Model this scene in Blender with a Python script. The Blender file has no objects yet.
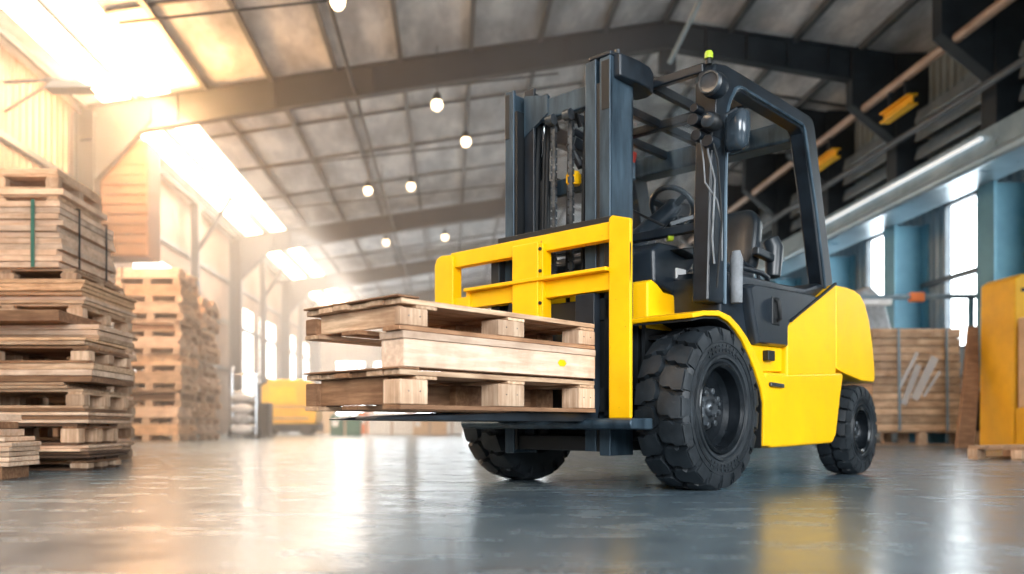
import bpy, bmesh, math, random
from mathutils import Vector, Matrix
R_ = random.Random(7)
S = bpy.context.scene
C = S.collection
F = 858.; HX = 450.; HY = 425.; CAMH = .32

# ---------------------------------------------------------------- materials
def nmat(name):
    m = bpy.data.materials.new(name); m.use_nodes = True
    nt = m.node_tree; b = nt.nodes['Principled BSDF']
    return m, nt, b
def N(nt, t, **k):
    n = nt.nodes.new(t)
    for a, v in k.items():
        if hasattr(n, a) and a not in n.inputs: setattr(n, a, v)
        else: n.inputs[a].default_value = v
    return n
def ramp(nt, fac, stops):
    r = nt.nodes.new('ShaderNodeValToRGB'); e = r.color_ramp.elements
    while len(e) < len(stops): e.new(.5)
    for i, (p, c) in enumerate(stops):
        e[i].position = p; e[i].color = (*c, 1) if len(c) == 3 else c
    nt.links.new(fac, r.inputs[0]); return r.outputs[0]
def coords(nt, scale=(1, 1, 1), kind='Object'):
    tc = nt.nodes.new('ShaderNodeTexCoord'); mp = nt.nodes.new('ShaderNodeMapping')
    mp.inputs['Scale'].default_value = scale
    nt.links.new(tc.outputs[kind], mp.inputs[0]); return mp.outputs[0]
def noise(nt, vec, scale, detail=4, rough=.55):
    n = nt.nodes.new('ShaderNodeTexNoise'); n.inputs['Scale'].default_value = scale
    n.inputs['Detail'].default_value = detail; n.inputs['Roughness'].default_value = rough
    nt.links.new(vec, n.inputs['Vector']); return n.outputs['Fac']
def bump(nt, b, fac, strength, dist=.01):
    n = nt.nodes.new('ShaderNodeBump'); n.inputs['Strength'].default_value = strength
    n.inputs['Distance'].default_value = dist
    nt.links.new(fac, n.inputs['Height']); nt.links.new(n.outputs[0], b.inputs['Normal'])
def paint(name, c1, c2, rough=.4, metal=0., scale=6., coat=0., bmp=.0, dirt=None, stretch=(1, 1, 1), spec=.5):
    """two-tone mottled surface with an optional dirt/scratch layer"""
    m, nt, b = nmat(name)
    v = coords(nt, stretch)
    f = noise(nt, v, scale, 6, .6)
    col = ramp(nt, f, [(.35, c1), (.68, c2)])
    if dirt:
        f2 = noise(nt, v, scale*4.3, 8, .72)
        msk = ramp(nt, f2, [(dirt[1], (0, 0, 0)), (min(1, dirt[1]+.07), (1, 1, 1))])
        mx = nt.nodes.new('ShaderNodeMix'); mx.data_type = 'RGBA'
        nt.links.new(msk, mx.inputs['Factor']); nt.links.new(col, mx.inputs['A'])
        mx.inputs['B'].default_value = (*dirt[0], 1); col = mx.outputs['Result']
    nt.links.new(col, b.inputs['Base Color'])
    rr = nt.nodes.new('ShaderNodeMapRange'); rr.inputs['To Min'].default_value = max(.02, rough-.1)
    rr.inputs['To Max'].default_value = min(1, rough+.14); nt.links.new(f, rr.inputs['Value'])
    nt.links.new(rr.outputs[0], b.inputs['Roughness'])
    b.inputs['Metallic'].default_value = metal; b.inputs['Coat Weight'].default_value = coat
    b.inputs['Coat Roughness'].default_value = .12; b.inputs['Specular IOR Level'].default_value = spec
    if bmp: bump(nt, b, noise(nt, v, scale*8, 4), bmp)
    return m
def wood(name, light, dark, axis=0, knots=True, rough=.7):
    m, nt, b = nmat(name)
    st = [14, 14, 14]; st[axis] = 1.1
    oi = nt.nodes.new('ShaderNodeObjectInfo')
    tc = nt.nodes.new('ShaderNodeTexCoord'); ad = nt.nodes.new('ShaderNodeVectorMath'); ad.operation = 'ADD'
    cx = nt.nodes.new('ShaderNodeCombineXYZ'); ml = nt.nodes.new('ShaderNodeMath'); ml.operation = 'MULTIPLY'; ml.inputs[1].default_value = 37.
    nt.links.new(oi.outputs['Random'], ml.inputs[0])
    for i in range(3): nt.links.new(ml.outputs[0], cx.inputs[i])
    nt.links.new(tc.outputs['Object'], ad.inputs[0]); nt.links.new(cx.outputs[0], ad.inputs[1])
    mp = nt.nodes.new('ShaderNodeMapping'); mp.inputs['Scale'].default_value = st
    nt.links.new(ad.outputs[0], mp.inputs[0])
    g = noise(nt, mp.outputs[0], 3.2, 7, .65)
    col = ramp(nt, g, [(.28, dark), (.5, tuple(.5*(a+c) for a, c in zip(light, dark))), (.62, light)])
    # broad stains
    f2 = noise(nt, ad.outputs[0], 5., 5, .6)
    sm = ramp(nt, f2, [(.3, (.62, .55, .5)), (.55, (1, 1, 1))])
    mx = nt.nodes.new('ShaderNodeMix'); mx.data_type = 'RGBA'; mx.blend_type = 'MULTIPLY'; mx.inputs['Factor'].default_value = .8
    nt.links.new(col, mx.inputs['A']); nt.links.new(sm, mx.inputs['B'])
    # each board a little different
    hs = nt.nodes.new('ShaderNodeHueSaturation'); mr = nt.nodes.new('ShaderNodeMapRange')
    mr.inputs['To Min'].default_value = .68; mr.inputs['To Max'].default_value = 1.12
    nt.links.new(oi.outputs['Random'], mr.inputs['Value']); nt.links.new(mr.outputs[0], hs.inputs['Value'])
    nt.links.new(mx.outputs['Result'], hs.inputs['Color'])
    nt.links.new(hs.outputs[0], b.inputs['Base Color']); b.inputs['Roughness'].default_value = rough
    bump(nt, b, g, .35, .006)
    return m
def emis(name, col, st):
    m, nt, b = nmat(name)
    b.inputs['Base Color'].default_value = (.8, .8, .8, 1)
    b.inputs['Emission Color'].default_value = (*col, 1); b.inputs['Emission Strength'].default_value = st
    return m
def glass(name, tint=(.9, .95, 1), amt=.12):
    m, nt, b = nmat(name)
    tr = nt.nodes.new('ShaderNodeBsdfTransparent'); tr.inputs[0].default_value = (*tint, 1)
    gl = nt.nodes.new('ShaderNodeBsdfGlossy'); gl.inputs['Roughness'].default_value = .05
    lw = nt.nodes.new('ShaderNodeLayerWeight'); lw.inputs['Blend'].default_value = .25
    mr = nt.nodes.new('ShaderNodeMapRange'); mr.inputs['To Min'].default_value = amt; mr.inputs['To Max'].default_value = .4
    nt.links.new(lw.outputs['Fresnel'], mr.inputs['Value'])
    mx = nt.nodes.new('ShaderNodeMixShader'); nt.links.new(mr.outputs[0], mx.inputs[0])
    nt.links.new(tr.outputs[0], mx.inputs[1]); nt.links.new(gl.outputs[0], mx.inputs[2])
    nt.links.new(mx.outputs[0], nt.nodes['Material Output'].inputs['Surface'])
    return m

M = {}
M['yellow'] = paint('yellow_paint', (.90, .47, .0), (.96, .54, .0), .42, 0, 3., .05, spec=.3, dirt=((.33, .17, .02), .71))
M['yellow_worn'] = paint('worn_yellow_paint', (.88, .46, .0), (.96, .54, .0), .46, 0, 5., .03, spec=.3, dirt=((.16, .09, .03), .64))
M['yellow_dull'] = paint('dull_yellow_paint', (.70, .36, .004), (.83, .45, .01), .55, 0, 3.)
M['steel'] = paint('blue_grey_steel', (.024, .042, .060), (.065, .105, .14), .36, .4, 5., dirt=((.02, .025, .03), .66), stretch=(3, 3, .6))
M['black'] = paint('black_frame_paint', (.004, .006, .009), (.010, .017, .025), .34, .0, 6., .0)
M['matte'] = paint('matte_black', (.002, .003, .004), (.006, .008, .010), .5, 0, 9.)
M['plastic'] = paint('charcoal_plastic', (.006, .010, .015), (.016, .024, .034), .32, 0, 4., .0, bmp=.05)
M['rubber'] = paint('tyre_rubber', (.006, .009, .012), (.022, .029, .036), .48, 0, 7., bmp=.12, dirt=((.09, .10, .11), .66))
M['rim'] = paint('black_rim_metal', (.004, .006, .008), (.014, .018, .023), .22, .3, 9.)
M['bolt'] = paint('dull_bolt_metal', (.05, .06, .07), (.16, .18, .20), .38, .8, 14.)
M['chrome'] = paint('bright_rod_metal', (.5, .53, .56), (.7, .73, .76), .18, 1., 6.)
M['vinyl'] = paint('seat_vinyl', (.006, .010, .014), (.016, .024, .032), .36, 0, 6., .1)
M['greyfab'] = paint('pale_grey_cloth', (.35, .38, .41), (.6, .63, .66), .8, 0, 9.)
M['sleeve'] = paint('dull_grey_sleeve', (.12, .13, .14), (.28, .30, .32), .7, 0, 9.)
M['lime'] = paint('lime_plastic', (.30, .42, .02), (.42, .55, .04), .3, 0, 4.)
M['red'] = paint('red_plastic', (.6, .03, .02), (.75, .07, .04), .35, 0, 4.)
M['whitep'] = paint('white_print', (.7, .7, .7), (.85, .85, .85), .5, 0, 8.)
M['orangep'] = paint('orange_print', (.8, .16, .03), (.9, .25, .05), .5, 0, 8.)
M['lens'] = paint('lamp_lens', (.01, .013, .016), (.04, .05, .06), .2, .0, 8., .3)
M['mirror'] = paint('mirror_shell', (.02, .03, .04), (.05, .07, .09), .2, .1, 5., .6)
M['glass'] = glass('clear_pane', (.97, .99, 1), .02)
M['woodx'] = wood('pine_grain_x', (.78, .55, .36), (.40, .22, .12), 0)
M['woody'] = wood('pine_grain_y', (.78, .55, .36), (.40, .22, .12), 1)
M['palex'] = wood('pale_timber_x', (.80, .61, .46), (.58, .39, .27), 0)
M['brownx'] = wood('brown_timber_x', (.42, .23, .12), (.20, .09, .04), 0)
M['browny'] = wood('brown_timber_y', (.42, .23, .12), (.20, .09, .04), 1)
M['block'] = wood('block_endgrain', (.80, .58, .40), (.50, .29, .17), 2)
M['ply'] = wood('plywood_x', (.84, .55, .33), (.55, .30, .15), 0)
M['plyw'] = wood('white_board', (.96, .72, .53), (.78, .49, .31), 0)
M['shadeply'] = wood('shaded_board', (.20, .11, .06), (.09, .045, .025), 0)  # dark tone paints in the near stack's shaded front

# ---------------------------------------------------------------- mesh builder
class MB:
    def __init__(s): s.bm = bmesh.new()
    def box(s, x0, x1, y0, y1, z0, z1):
        v = [s.bm.verts.new((x, y, z)) for x in (x0, x1) for y in (y0, y1) for z in (z0, z1)]
        for f in ((0, 1, 3, 2), (4, 6, 7, 5), (0, 4, 5, 1), (2, 3, 7, 6), (0, 2, 6, 4), (1, 5, 7, 3)):
            s.bm.faces.new([v[i] for i in f])
        return s
    def bar(s, p, q, w, h, up=(0, 0, 1)):
        p = Vector(p); q = Vector(q); d = (q-p).normalized(); u = Vector(up)
        a = d.cross(u)
        if a.length < 1e-4: a = d.cross(Vector((0, 1, 0)))
        a.normalize(); b = a.cross(d).normalized(); a *= w/2; b *= h/2
        r = [[s.bm.verts.new(c+i*a+j*b) for i, j in ((-1, -1), (1, -1), (1, 1), (-1, 1))] for c in (p, q)]
        for k in range(4): s.bm.faces.new([r[0][k], r[0][(k+1) % 4], r[1][(k+1) % 4], r[1][k]])
        s.bm.faces.new(r[0][::-1]); s.bm.faces.new(r[1]); return s
    def tube(s, pts, r, n=10, closed=False):
        P = [Vector(p) for p in pts]; rings = []; prev = None
        for i, p in enumerate(P):
            if closed: t = P[(i+1) % len(P)]-P[i-1]
            else: t = P[min(i+1, len(P)-1)]-P[max(i-1, 0)]
            t.normalize()
            if prev is None:
                prev = t.orthogonal().normalized()
            a = (prev-t*prev.dot(t)).normalized(); prev = a; b = t.cross(a)
            rr = r[i] if isinstance(r, (list, tuple)) else r
            rings.append([s.bm.verts.new(p+rr*(math.cos(2*math.pi*k/n)*a+math.sin(2*math.pi*k/n)*b)) for k in range(n)])
        m = len(rings)
        for i in range(m if closed else m-1):
            A, B = rings[i], rings[(i+1) % m]
            for k in range(n): s.bm.faces.new([A[k], A[(k+1) % n], B[(k+1) % n], B[k]])
        if not closed: s.bm.faces.new(rings[0][::-1]); s.bm.faces.new(rings[-1])
        return s
    def prism(s, poly, a, b, axis='y'):
        """2-D polygon extruded along an axis; poly is (x,z) for y, (x,y) for z, (y,z) for x"""
        f = {'y': lambda p, t: (p[0], t, p[1]), 'z': lambda p, t: (p[0], p[1], t), 'x': lambda p, t: (t, p[0], p[1])}[axis]
        A = [s.bm.verts.new(f(p, a)) for p in poly]; B = [s.bm.verts.new(f(p, b)) for p in poly]
        n = len(poly)
        for k in range(n): s.bm.faces.new([A[k], A[(k+1) % n], B[(k+1) % n], B[k]])
        s.bm.faces.new(A[::-1]); s.bm.faces.new(B); return s
    def loft(s, sections):
        rs = [[s.bm.verts.new(p) for p in sec] for sec in sections]; n = len(rs[0])
        for A, B in zip(rs, rs[1:]):
            for k in range(n): s.bm.faces.new([A[k], A[(k+1) % n], B[(k+1) % n], B[k]])
        s.bm.faces.new(rs[0][::-1]); s.bm.faces.new(rs[-1]); return s
    def lathe(s, prof, c, axis='y', n=48, closed=True):
        """profile of (radius, offset along the axis) turned around c"""
        c = Vector(c); rings = []
        for i in range(n):
            a = 2*math.pi*i/n; ca, sa = math.cos(a), math.sin(a); ring = []
            for r, o in prof:
                d = {'y': (r*ca, o, r*sa), 'x': (o, r*ca, r*sa), 'z': (r*ca, r*sa, o)}[axis]
                ring.append(s.bm.verts.new(c+Vector(d)))
            rings.append(ring)
        m = len(prof)
        for i in range(n):
            A, B = rings[i], rings[(i+1) % n]
            for k in range(m if closed else m-1):
                s.bm.faces.new([A[k], A[(k+1) % m], B[(k+1) % m], B[k]])
        return s
    def build(s, name, mat, parent=None, bevel=0., seg=2, smooth=35, wn=False, **tags):
        bm = s.bm
        bmesh.ops.remove_doubles(bm, verts=bm.verts, dist=1e-6)
        bmesh.ops.recalc_face_normals(bm, faces=bm.faces)
        for f in bm.faces: f.smooth = True
        lim = math.radians(smooth)
        for e in bm.edges:
            e.smooth = not (len(e.link_faces) != 2 or e.calc_face_angle(0) > lim)
        me = bpy.data.meshes.new(name); bm.to_mesh(me); bm.free()
        me.materials.append(mat if not isinstance(mat, str) else M[mat])
        o = bpy.data.objects.new(name, me); C.objects.link(o)
        if parent: o.parent = parent
        if bevel:
            b = o.modifiers.new('bevel', 'BEVEL'); b.width = bevel; b.segments = seg; b.limit_method = 'ANGLE'
            b.angle_limit = math.radians(40); b.harden_normals = True
        for k, v in tags.items(): o[k] = v
        if wn:
            w = o.modifiers.new('normals', 'WEIGHTED_NORMAL'); w.keep_sharp = True; w.weight = 80
        return o
def mb(): return MB()
def thing(name, label, cat, loc=(0, 0, 0), rz=0., group=None):
    o = bpy.data.objects.new(name, None); C.objects.link(o); o.empty_display_size = .1
    o.location = loc; o.rotation_euler = (0, 0, rz); o['label'] = label; o['category'] = cat
    if group: o['group'] = group
    return o
def tag(o, label, cat, group=None):
    o['label'] = label; o['category'] = cat
    if group: o['group'] = group
    return o
def struct(o): o['kind'] = 'structure'; return o
def kids(o): return [c for c in bpy.data.objects if c.parent == o]
def copy_tree(o, parent=None):
    c = o.copy(); C.objects.link(c)
    if parent: c.parent = parent
    for ch in kids(o): copy_tree(ch, c)
    return c
def arc(cx, cy, r, a0, a1, n):
    return [(cx+r*math.cos(math.radians(a0+(a1-a0)*i/n)), cy+r*math.sin(math.radians(a0+(a1-a0)*i/n))) for i in range(n+1)]
# ================================================================ FORKLIFT (local: +x forward, y=0 near side, y=-1.4 far side)
ANG = math.radians(225)
OY = CAMH*F/(491-HY); OX = (722-HX)/F*OY
fl = thing('forklift', 'yellow counterbalance forklift with dark mast, carrying two wooden pallets on its forks', 'forklift', (OX, OY, 0), ANG)
YF = -1.4
def wheel(name, cx, y_out, sgn, Rr, W, rimr, lugs, parent):
    """tyre with interlocking lugs; sgn=-1: body extends towards -y from y_out"""
    yo, yi = y_out, y_out+sgn*W
    mid = (yo+yi)/2; h = W/2
    def Y(t): return t*h   # t in -1..1, +1 = outer side when sgn=-1
    k = -sgn
    g = Rr-.034
    prof = [(rimr, .80), (rimr+.012, .90), (rimr+.03, .96), (rimr+.045, .965), (rimr+.05, .985), (g-.055, 1.0), (g-.05, .985), (g-.02, .975),
            (g, .88), (g+.004, .4), (g+.004, -.4), (g, -.88), (g-.02, -.975), (g-.06, -1.), (rimr+.03, -.96), (rimr, -.8)]
    m = mb(); m.lathe([(r, Y(t)*k) for r, t in prof], (cx, mid, Rr), n=72)
    # lugs: two rows of bent blocks, half a pitch apart, wrapped over the shoulder
    bm = m.bm
    def P(a, t, r): return bm.verts.new((cx+r*math.cos(a), mid+Y(t)*k, Rr+r*math.sin(a)))
    pitch = 2*math.pi/lugs
    for side in (1, -1):
        for i in range(lugs):
            a0 = i*pitch+(pitch/2 if side < 0 else 0)
            # outline of lug in (angle, t): from shoulder to past the centre with a kink
            L = [(-.40, .97), (-.36, .55), (-.12, .30), (-.10, -.02), (.20, -.12), (.50, -.02), (.48, .30), (.30, .55), (.26, .97)]
            L = [(-.43, .93), (-.43, .62), (-.30, .48), (-.30, .20), (-.20, .06), (.10, .02), (.40, .10), (.56, .20), (.56, .48), (.43, .62), (.43, .93)]
            lo = [P(a0+u*pitch, side*t, g-.004) for u, t in L]
            cu = sum(u for u, t in L)/len(L); ct = sum(t for u, t in L)/len(L)
            hi = [P(a0+(cu+(u-cu)*.92)*pitch, side*(ct+(t-ct)*(.95)), Rr-(.010 if t > .9 else 0)) for u, t in L]
            n = len(L)
            for q in range(n): bm.faces.new([lo[q], lo[(q+1) % n], hi[(q+1) % n], hi[q]])
            cen = P(a0+cu*pitch, side*ct, Rr+.002)
            for q in range(n): bm.faces.new([hi[q], hi[(q+1) % n], cen])
            # shoulder wrap block
            A = [P(a0+u*pitch, side*t, r) for u in (-.34, .34) for t, r in ((.95, Rr-.014), (1.02, Rr-.05), (1.005, Rr-.085), (.93, Rr-.05))]
            for f in ((0, 1, 2, 3), (7, 6, 5, 4), (0, 4, 5, 1), (1, 5, 6, 2), (2, 6, 7, 3), (3, 7, 4, 0)): bm.faces.new([A[q] for q in f])
    # raised sidewall rings
    for r0, ww in ((rimr+.035, .010), (rimr+.075, .006), (g-.075, .008), (g-.045, .006)):
        if r0 > g-.04: continue
        m.lathe([(r0-ww, Y(.955)*k), (r0-ww*.6, Y(1.03)*k), (r0+ww*.6, Y(1.03)*k), (r0+ww, Y(.955)*k)], (cx, mid, Rr), n=64)
    for aa in (60, 240):          # moulded marks on the sidewall
        for q in range(9):
            a = math.radians(aa+q*7); dr = .018; da = .040
            rm = (rimr+g)/2
            V = [P(a+u*da, tt, rm+v*dr) for tt in (.95, 1.035) for u, v in ((-.5, -1), (.5, -1), (.5 if q % 2 else .2, 1), (-.5, 1))]
            for f in ((0, 1, 2, 3), (7, 6, 5, 4), (0, 4, 5, 1), (1, 5, 6, 2), (2, 6, 7, 3), (3, 7, 4, 0)): bm.faces.new([V[z] for z in f])
    o = m.build(name, 'rubber', parent, smooth=30)
    r = mb(); c = (cx, mid, Rr)
    q = h*k
    r.lathe([(rimr+.012, .93*q), (rimr+.006, .99*q), (rimr-.006, .99*q), (rimr-.018, .9*q), (rimr-.022, .45*q), (rimr*.80, .30*q), (rimr*.52, .22*q), (rimr*.50, .05*q),
             (rimr*.50, -.1*q), (rimr, -.2*q)], c, n=56)
    r.build('rim', 'rim', o, smooth=30)
    hb = mb(); hb.lathe([(0.001, .62*q), (rimr*.16, .62*q), (rimr*.20, .55*q), (rimr*.22, .42*q), (rimr*.36, .38*q), (rimr*.50, .24*q), (rimr*.52, .0*q), (0.001, .0*q)], c, n=28, closed=False)
    hb.build('hub', 'bolt', o, smooth=30)
    nn = 8 if Rr > .33 else 6
    for i in range(nn):
        a = 2*math.pi*(i+.3)/nn; rr = rimr*.40
        b_ = mb(); b_.lathe([(.001, .16), (.012, .16), (.017, .13), (.017, .0), (.001, 0)], (0, 0, 0), n=6, closed=False)
        for v in b_.bm.verts:
            v.co.y = v.co.y*q*1.1
            v.co += Vector((cx+rr*math.cos(a), mid+.34*q, Rr+rr*math.sin(a)))
        b_.build('lug_nut', 'bolt', o, smooth=30)
    if Rr > .33:   # planet cover bolts nearer the middle
        for i in range(5):
            a = 2*math.pi*i/5; rr = rimr*.17
            b_ = mb(); b_.lathe([(.001, .12), (.010, .12), (.010, .0), (.001, 0)], (0, 0, 0), n=6, closed=False)
            for v in b_.bm.verts:
                v.co.y = v.co.y*q; v.co += Vector((cx+rr*math.cos(a), mid+.60*q, Rr+rr*math.sin(a)))
            b_.build('hub_bolt', 'bolt', o, smooth=30)
    return o
wheel('front_wheel', -.01, .005, -1, .402, .265, .215, 19, fl)
wheel('front_wheel', -.01, YF-.005, 1, .402, .265, .215, 19, fl)
wheel('rear_wheel', -1.92, -.02, -1, .29, .20, .145, 20, fl)
wheel('rear_wheel', -1.92, YF+.02, 1, .29, .20, .145, 20, fl)

# chassis, axles
mb().box(-2.0, .16, -1.08, -.32, .24, .70).build('chassis', 'matte', fl, .02)
mb().tube([(0, -1.12, .385), (0, -.28, .385)], .10, 18).box(-.14, .18, -1.0, -.42, .19, .50).build('front_axle', 'matte', fl, .01)
mb().box(-1.88, -1.72, -1.2, -.24, .20, .36).build('rear_axle', 'matte', fl, .02)

# fender arch over the near and far front wheel
outer = [(.30, .835), (.20, .856), (.05, .870), (-.06, .855), (-.155, .815), (-.24, .765), (-.31, .71), (-.385, .635), (-.45, .57), (-.50, .52), (-.525, .47), (-.515, .21)]
inner = [(-.425, .21), (-.43, .44), (-.40, .51), (-.34, .59), (-.27, .67), (-.19, .745), (-.12, .79), (-.04, .825), (.05, .843), (.19, .832), (.295, .812)]
for y0, y1 in ((.012, -.33), (YF-.012, YF+.33)):
    mb().prism(outer+inner, y0, y1).build('front_fender', 'yellow_worn', fl, .006)
    lin = [(x, z-.004) for x, z in inner]+[(x-(.0), z-.012) if x > -.1 else (x+.012, z-.010) for x, z in reversed(inner)]
    mb().prism(lin, y0-(.012 if y0 > -1 else -.012), y1).build('fender_liner', 'matte', fl)
    # inner splash guard closing the arch towards the chassis
    ip = [(-.42, .22), (-.42, .45), (-.34, .60), (-.19, .75), (-.04, .82), (.19, .825), (.19, .22)]
    s_ = 1 if y0 > -1 else -1
    mb().prism(ip, y1+.0*s_, y1+.02*s_).build('splash_guard', 'matte', fl)

# lower side panels (battery / tank cover) with rounded lower edge
lp = [(-.50, .215), (-.47, .60), (-.74, .602), (-1.52, .640), (-1.545, .625), (-1.50, .50), (-1.46, .36), (-1.43, .26), (-1.38, .212), (-.75, .200), (-.54, .198)]
for y0, y1 in ((0, -.34), (YF, YF+.34)):
    mb().prism(lp, y0, y1).build('side_panel', 'yellow', fl, .018, 3)
    s_ = 1 if y0 == 0 else -1
    mb().bar((-.50, y0+.012*s_, .535), (-.66, y0+.012*s_, .53), .018, .022).build('step_edge', 'bolt', fl, .005)
# strip between step and hood
mb().prism([(-.45, .600), (-.26, .735), (-.74, .745), (-.74, .612)], -.03, YF+.03).build('step_panel', 'yellow_worn', fl, .006)
mb().box(-.58, -.50, -.03, .004, .66, .715).build('step_hinge', 'matte', fl, .005)
mb().box(-.74, .16, -1.30, -.10, .74, .765).build('floor_plate', 'matte', fl, .004)

# upper yellow hood flank and counterweight: one flowing shape split at the seam
def shell(poly, name, mat, plan, bev=.0):
    """poly in (x,z) at the middle, lofted across y with rounded edges and a plan-view bow at the rear"""
    cx = sum(p[0] for p in poly)/len(poly); cz = sum(p[1] for p in poly)/len(poly)
    ys = [0, .006, .02, .05, .10, .18, .30, .46, .70]
    ys = [-y for y in ys]+[YF+y for y in reversed(ys[:-1])]  # near edge to far edge
    secs = []
    for y in ys:
        d = min(-y, y-YF)
        r = .020; e = r-math.sqrt(max(0, r*r-(r-min(d, r))**2))
        sec = []
        for (x, z) in poly:
            dx, dz = cx-x, cz-z
            xx = x+e*(1 if dx > .02 else -1 if dx < -.02 else 0)*.55; zz = z+e*(1 if dz > 0 else -1)*.8
            if plan:
                w = max(0, min(1, (-1.62-x)/.66)); rr = .34; q = min(d+.012, rr)
                xx += w*(.39*(1-math.sqrt(max(0, 1-((rr-q)/rr)**2))))
            sec.append((xx, y, zz))
        secs.append(sec)
    return mb().loft(secs).build(name, mat, fl, 0, smooth=40, wn=True)
shell([(-.745, .585), (-.745, .72), (-.745, .855), (-.775, .885), (-1.05, 1.005), (-1.25, 1.09), (-1.375, 1.150), (-1.425, 1.165), (-1.425, .620), (-1.08, .603)], 'engine_cover', 'yellow', False)
cwp = [(-1.432, .66), (-1.432, 1.165), (-1.60, 1.172), (-1.80, 1.168), (-1.97, 1.15), (-2.12, 1.10), (-2.24, 1.00), (-2.31, .85), (-2.35, .70), (-2.355, .63), (-2.33, .60), (-2.15, .60), (-2.02, .60), (-1.56, .635)]
shell(cwp, 'counterweight', 'yellow', True)
# wheel-arch liner and lower rear mass
mb().prism([(-1.50, .63), (-1.52, .50), (-1.45, .25), (-1.40, .25), (-1.40, .64)], -.04, YF+.04).build('arch_liner', 'matte', fl)
mb().prism([(-1.5, .655), (-1.5, .60), (-2.22, .60), (-2.22, .655)], -.28, YF+.28).build('arch_top', 'matte', fl)
mb().box(-2.24, -2.05, YF+.4, -.4, .25, .62).build('rear_ballast', 'matte', fl, .03)
for i, yy in enumerate((-.34, YF+.34)):
    mb().tube([(-2.315, yy, .95), (-2.335, yy, .95)], .045, 16).build('tail_lamp', 'red', fl)

# dark engine hood / seat deck and near-side pod
hood = [(-.08, .77), (-.06, 1.06), (-.10, 1.095), (-.30, 1.10), (-.80, 1.105), (-1.10, 1.115), (-1.30, 1.165), (-1.425, 1.178), (-1.428, 1.13), (-.745, .84), (-.735, .765)]
secs = []
for y, e in ((-.045, .03), (-.05, .012), (-.07, 0), (YF+.07, 0), (YF+.05, .012), (YF+.045, .03)):
    secs.append([(x+(e if x < -.6 else -e), y, z-(e if z > 1 else -e*.3)) for x, z in hood])
mb().loft(secs).build('engine_hood', 'plastic', fl, 0, wn=True)
pod = [(-.375, .738), (-.33, .86), (-.29, .98), (-.27, 1.02), (-.32, 1.045), (-.90, 1.065), (-1.10, 1.07), (-1.16, 1.06), (-1.14, 1.035), (-.765, .88), (-.735, .85), (-.735, .745)]
def podloft(ys, sc):
    cx, cz = -.6, .9; out = []
    for y, k in zip(ys, sc): out.append([(cx+(x-cx)*k, y, cz+(z-cz)*k) for x, z in pod])
    return out
mb().loft(podloft((-.06, -.02, -.002, .008), (1, 1, .975, .93))).build('hood_side_pod', 'plastic', fl, wn=True)
mb().loft(podloft((YF+.06, YF+.02, YF+.002, YF-.008), (1, 1, .975, .93))).build('hood_side_pod', 'plastic', fl, wn=True)
lt = mb().tube([(-.56, .012, .985), (-.56, .03, .975), (-.565, .034, .93), (-.58, .03, .885), (-.585, .012, .875)], .012, 8).build('hood_latch', 'matte', fl)
mb().box(-.62, -.53, -.0, .014, .85, 1.0).build('latch_plate', 'matte', fl, .01)
mb().bar((-.76, .006, .888), (-1.40, .006, 1.168), .016, .016).build('hood_edge_seal', 'matte', fl, .004)
# grab rail on the deck
mb().tube([(-.22, -.16, 1.10), (-.24, -.15, 1.15), (-.40, -.14, 1.165), (-.72, -.14, 1.165), (-.80, -.14, 1.15), (-.82, -.15, 1.10)], .014, 10).build('deck_rail', 'black', fl)

# cowl (yellow) and dash (dark)
mb().prism([(.185, .80), (.185, 1.03), (.14, 1.045), (.09, 1.03), (.03, .995), (-.20, .985), (-.255, .97), (-.235, .90), (-.20, .80)], -.30, YF+.30).build('front_cowl', 'yellow_worn', fl, .012, 3)
mb().box(.15, .192, -1.05, -.35, .50, .82).build('cowl_front', 'matte', fl)
mb().box(-.22, -.08, -.299, -.285, .888, .897).box(-.21, -.10, -.299, -.288, .905, .911).build('cowl_lettering', 'matte', fl)
mb().prism([(.12, 1.03), (.13, 1.20), (.05, 1.245), (-.10, 1.25), (-.25, 1.235), (-.30, 1.20), (-.20, 1.10), (-.16, .98)], -.30, YF+.32).build('dashboard', 'plastic', fl, .02, 3)
mb().prism([(-.02, 1.215), (-.27, 1.262), (-.33, 1.25), (-.20, 1.19)], -.24, YF+.28).build('dash_top', 'black', fl, .008)
mb().box(-.17, -.08, -.299, -.29, 1.0, 1.13).build('instruction_plate', 'whitep', fl)
for i in range(3): mb().box(-.16, -.09, -.29, -.288, 1.03+i*.03, 1.036+i*.03).build('plate_line', 'matte', fl)
mb().tube([(.0, -.30, 1.285), (-.02, -.28, 1.285)], .03, 12).build('indicator_knob', 'lime', fl)
# steering column and wheel
sw = Vector((-.50, -.565, 1.565)); ax = Vector((-.78, 0, .62)).normalized()
u = Vector((0, 1, 0)); w_ = ax.cross(u)
ring = [sw+.125*(math.cos(t)*u+math.sin(t)*w_) for t in [2*math.pi*i/40 for i in range(40)]]
st = mb().tube(ring, .016, 10, closed=True).build('steering_wheel', 'vinyl', fl, smooth=80)
sp = mb()
for t in (90, 210, 330):
    t = math.radians(t); sp.bar(sw-.02*ax, sw+.12*(math.cos(t)*u+math.sin(t)*w_), .035, .012, ax)
sp.tube([sw-.05*ax, sw+.012*ax], [.045, .05], 18).build('wheel_spokes', 'vinyl', st)
mb().tube([sw+.105*w_+.01*ax, sw+.105*w_+.05*ax], [.022, .026], 12).build('spinner_knob', 'plastic', st)
mb().tube([sw-.05*ax, (-.24, -.62, 1.36), (-.16, -.62, 1.22)], [.05, .055, .07], 16).build('steering_column', 'plastic', fl)
for i in range(3): mb().tube([(-.27, -.86-.07*i, 1.23), (-.33, -.86-.07*i, 1.42)], .008, 8).tube([(-.33, -.86-.07*i, 1.41), (-.338, -.86-.07*i, 1.45)], .017, 10).build('control_lever', 'black', fl)
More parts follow.
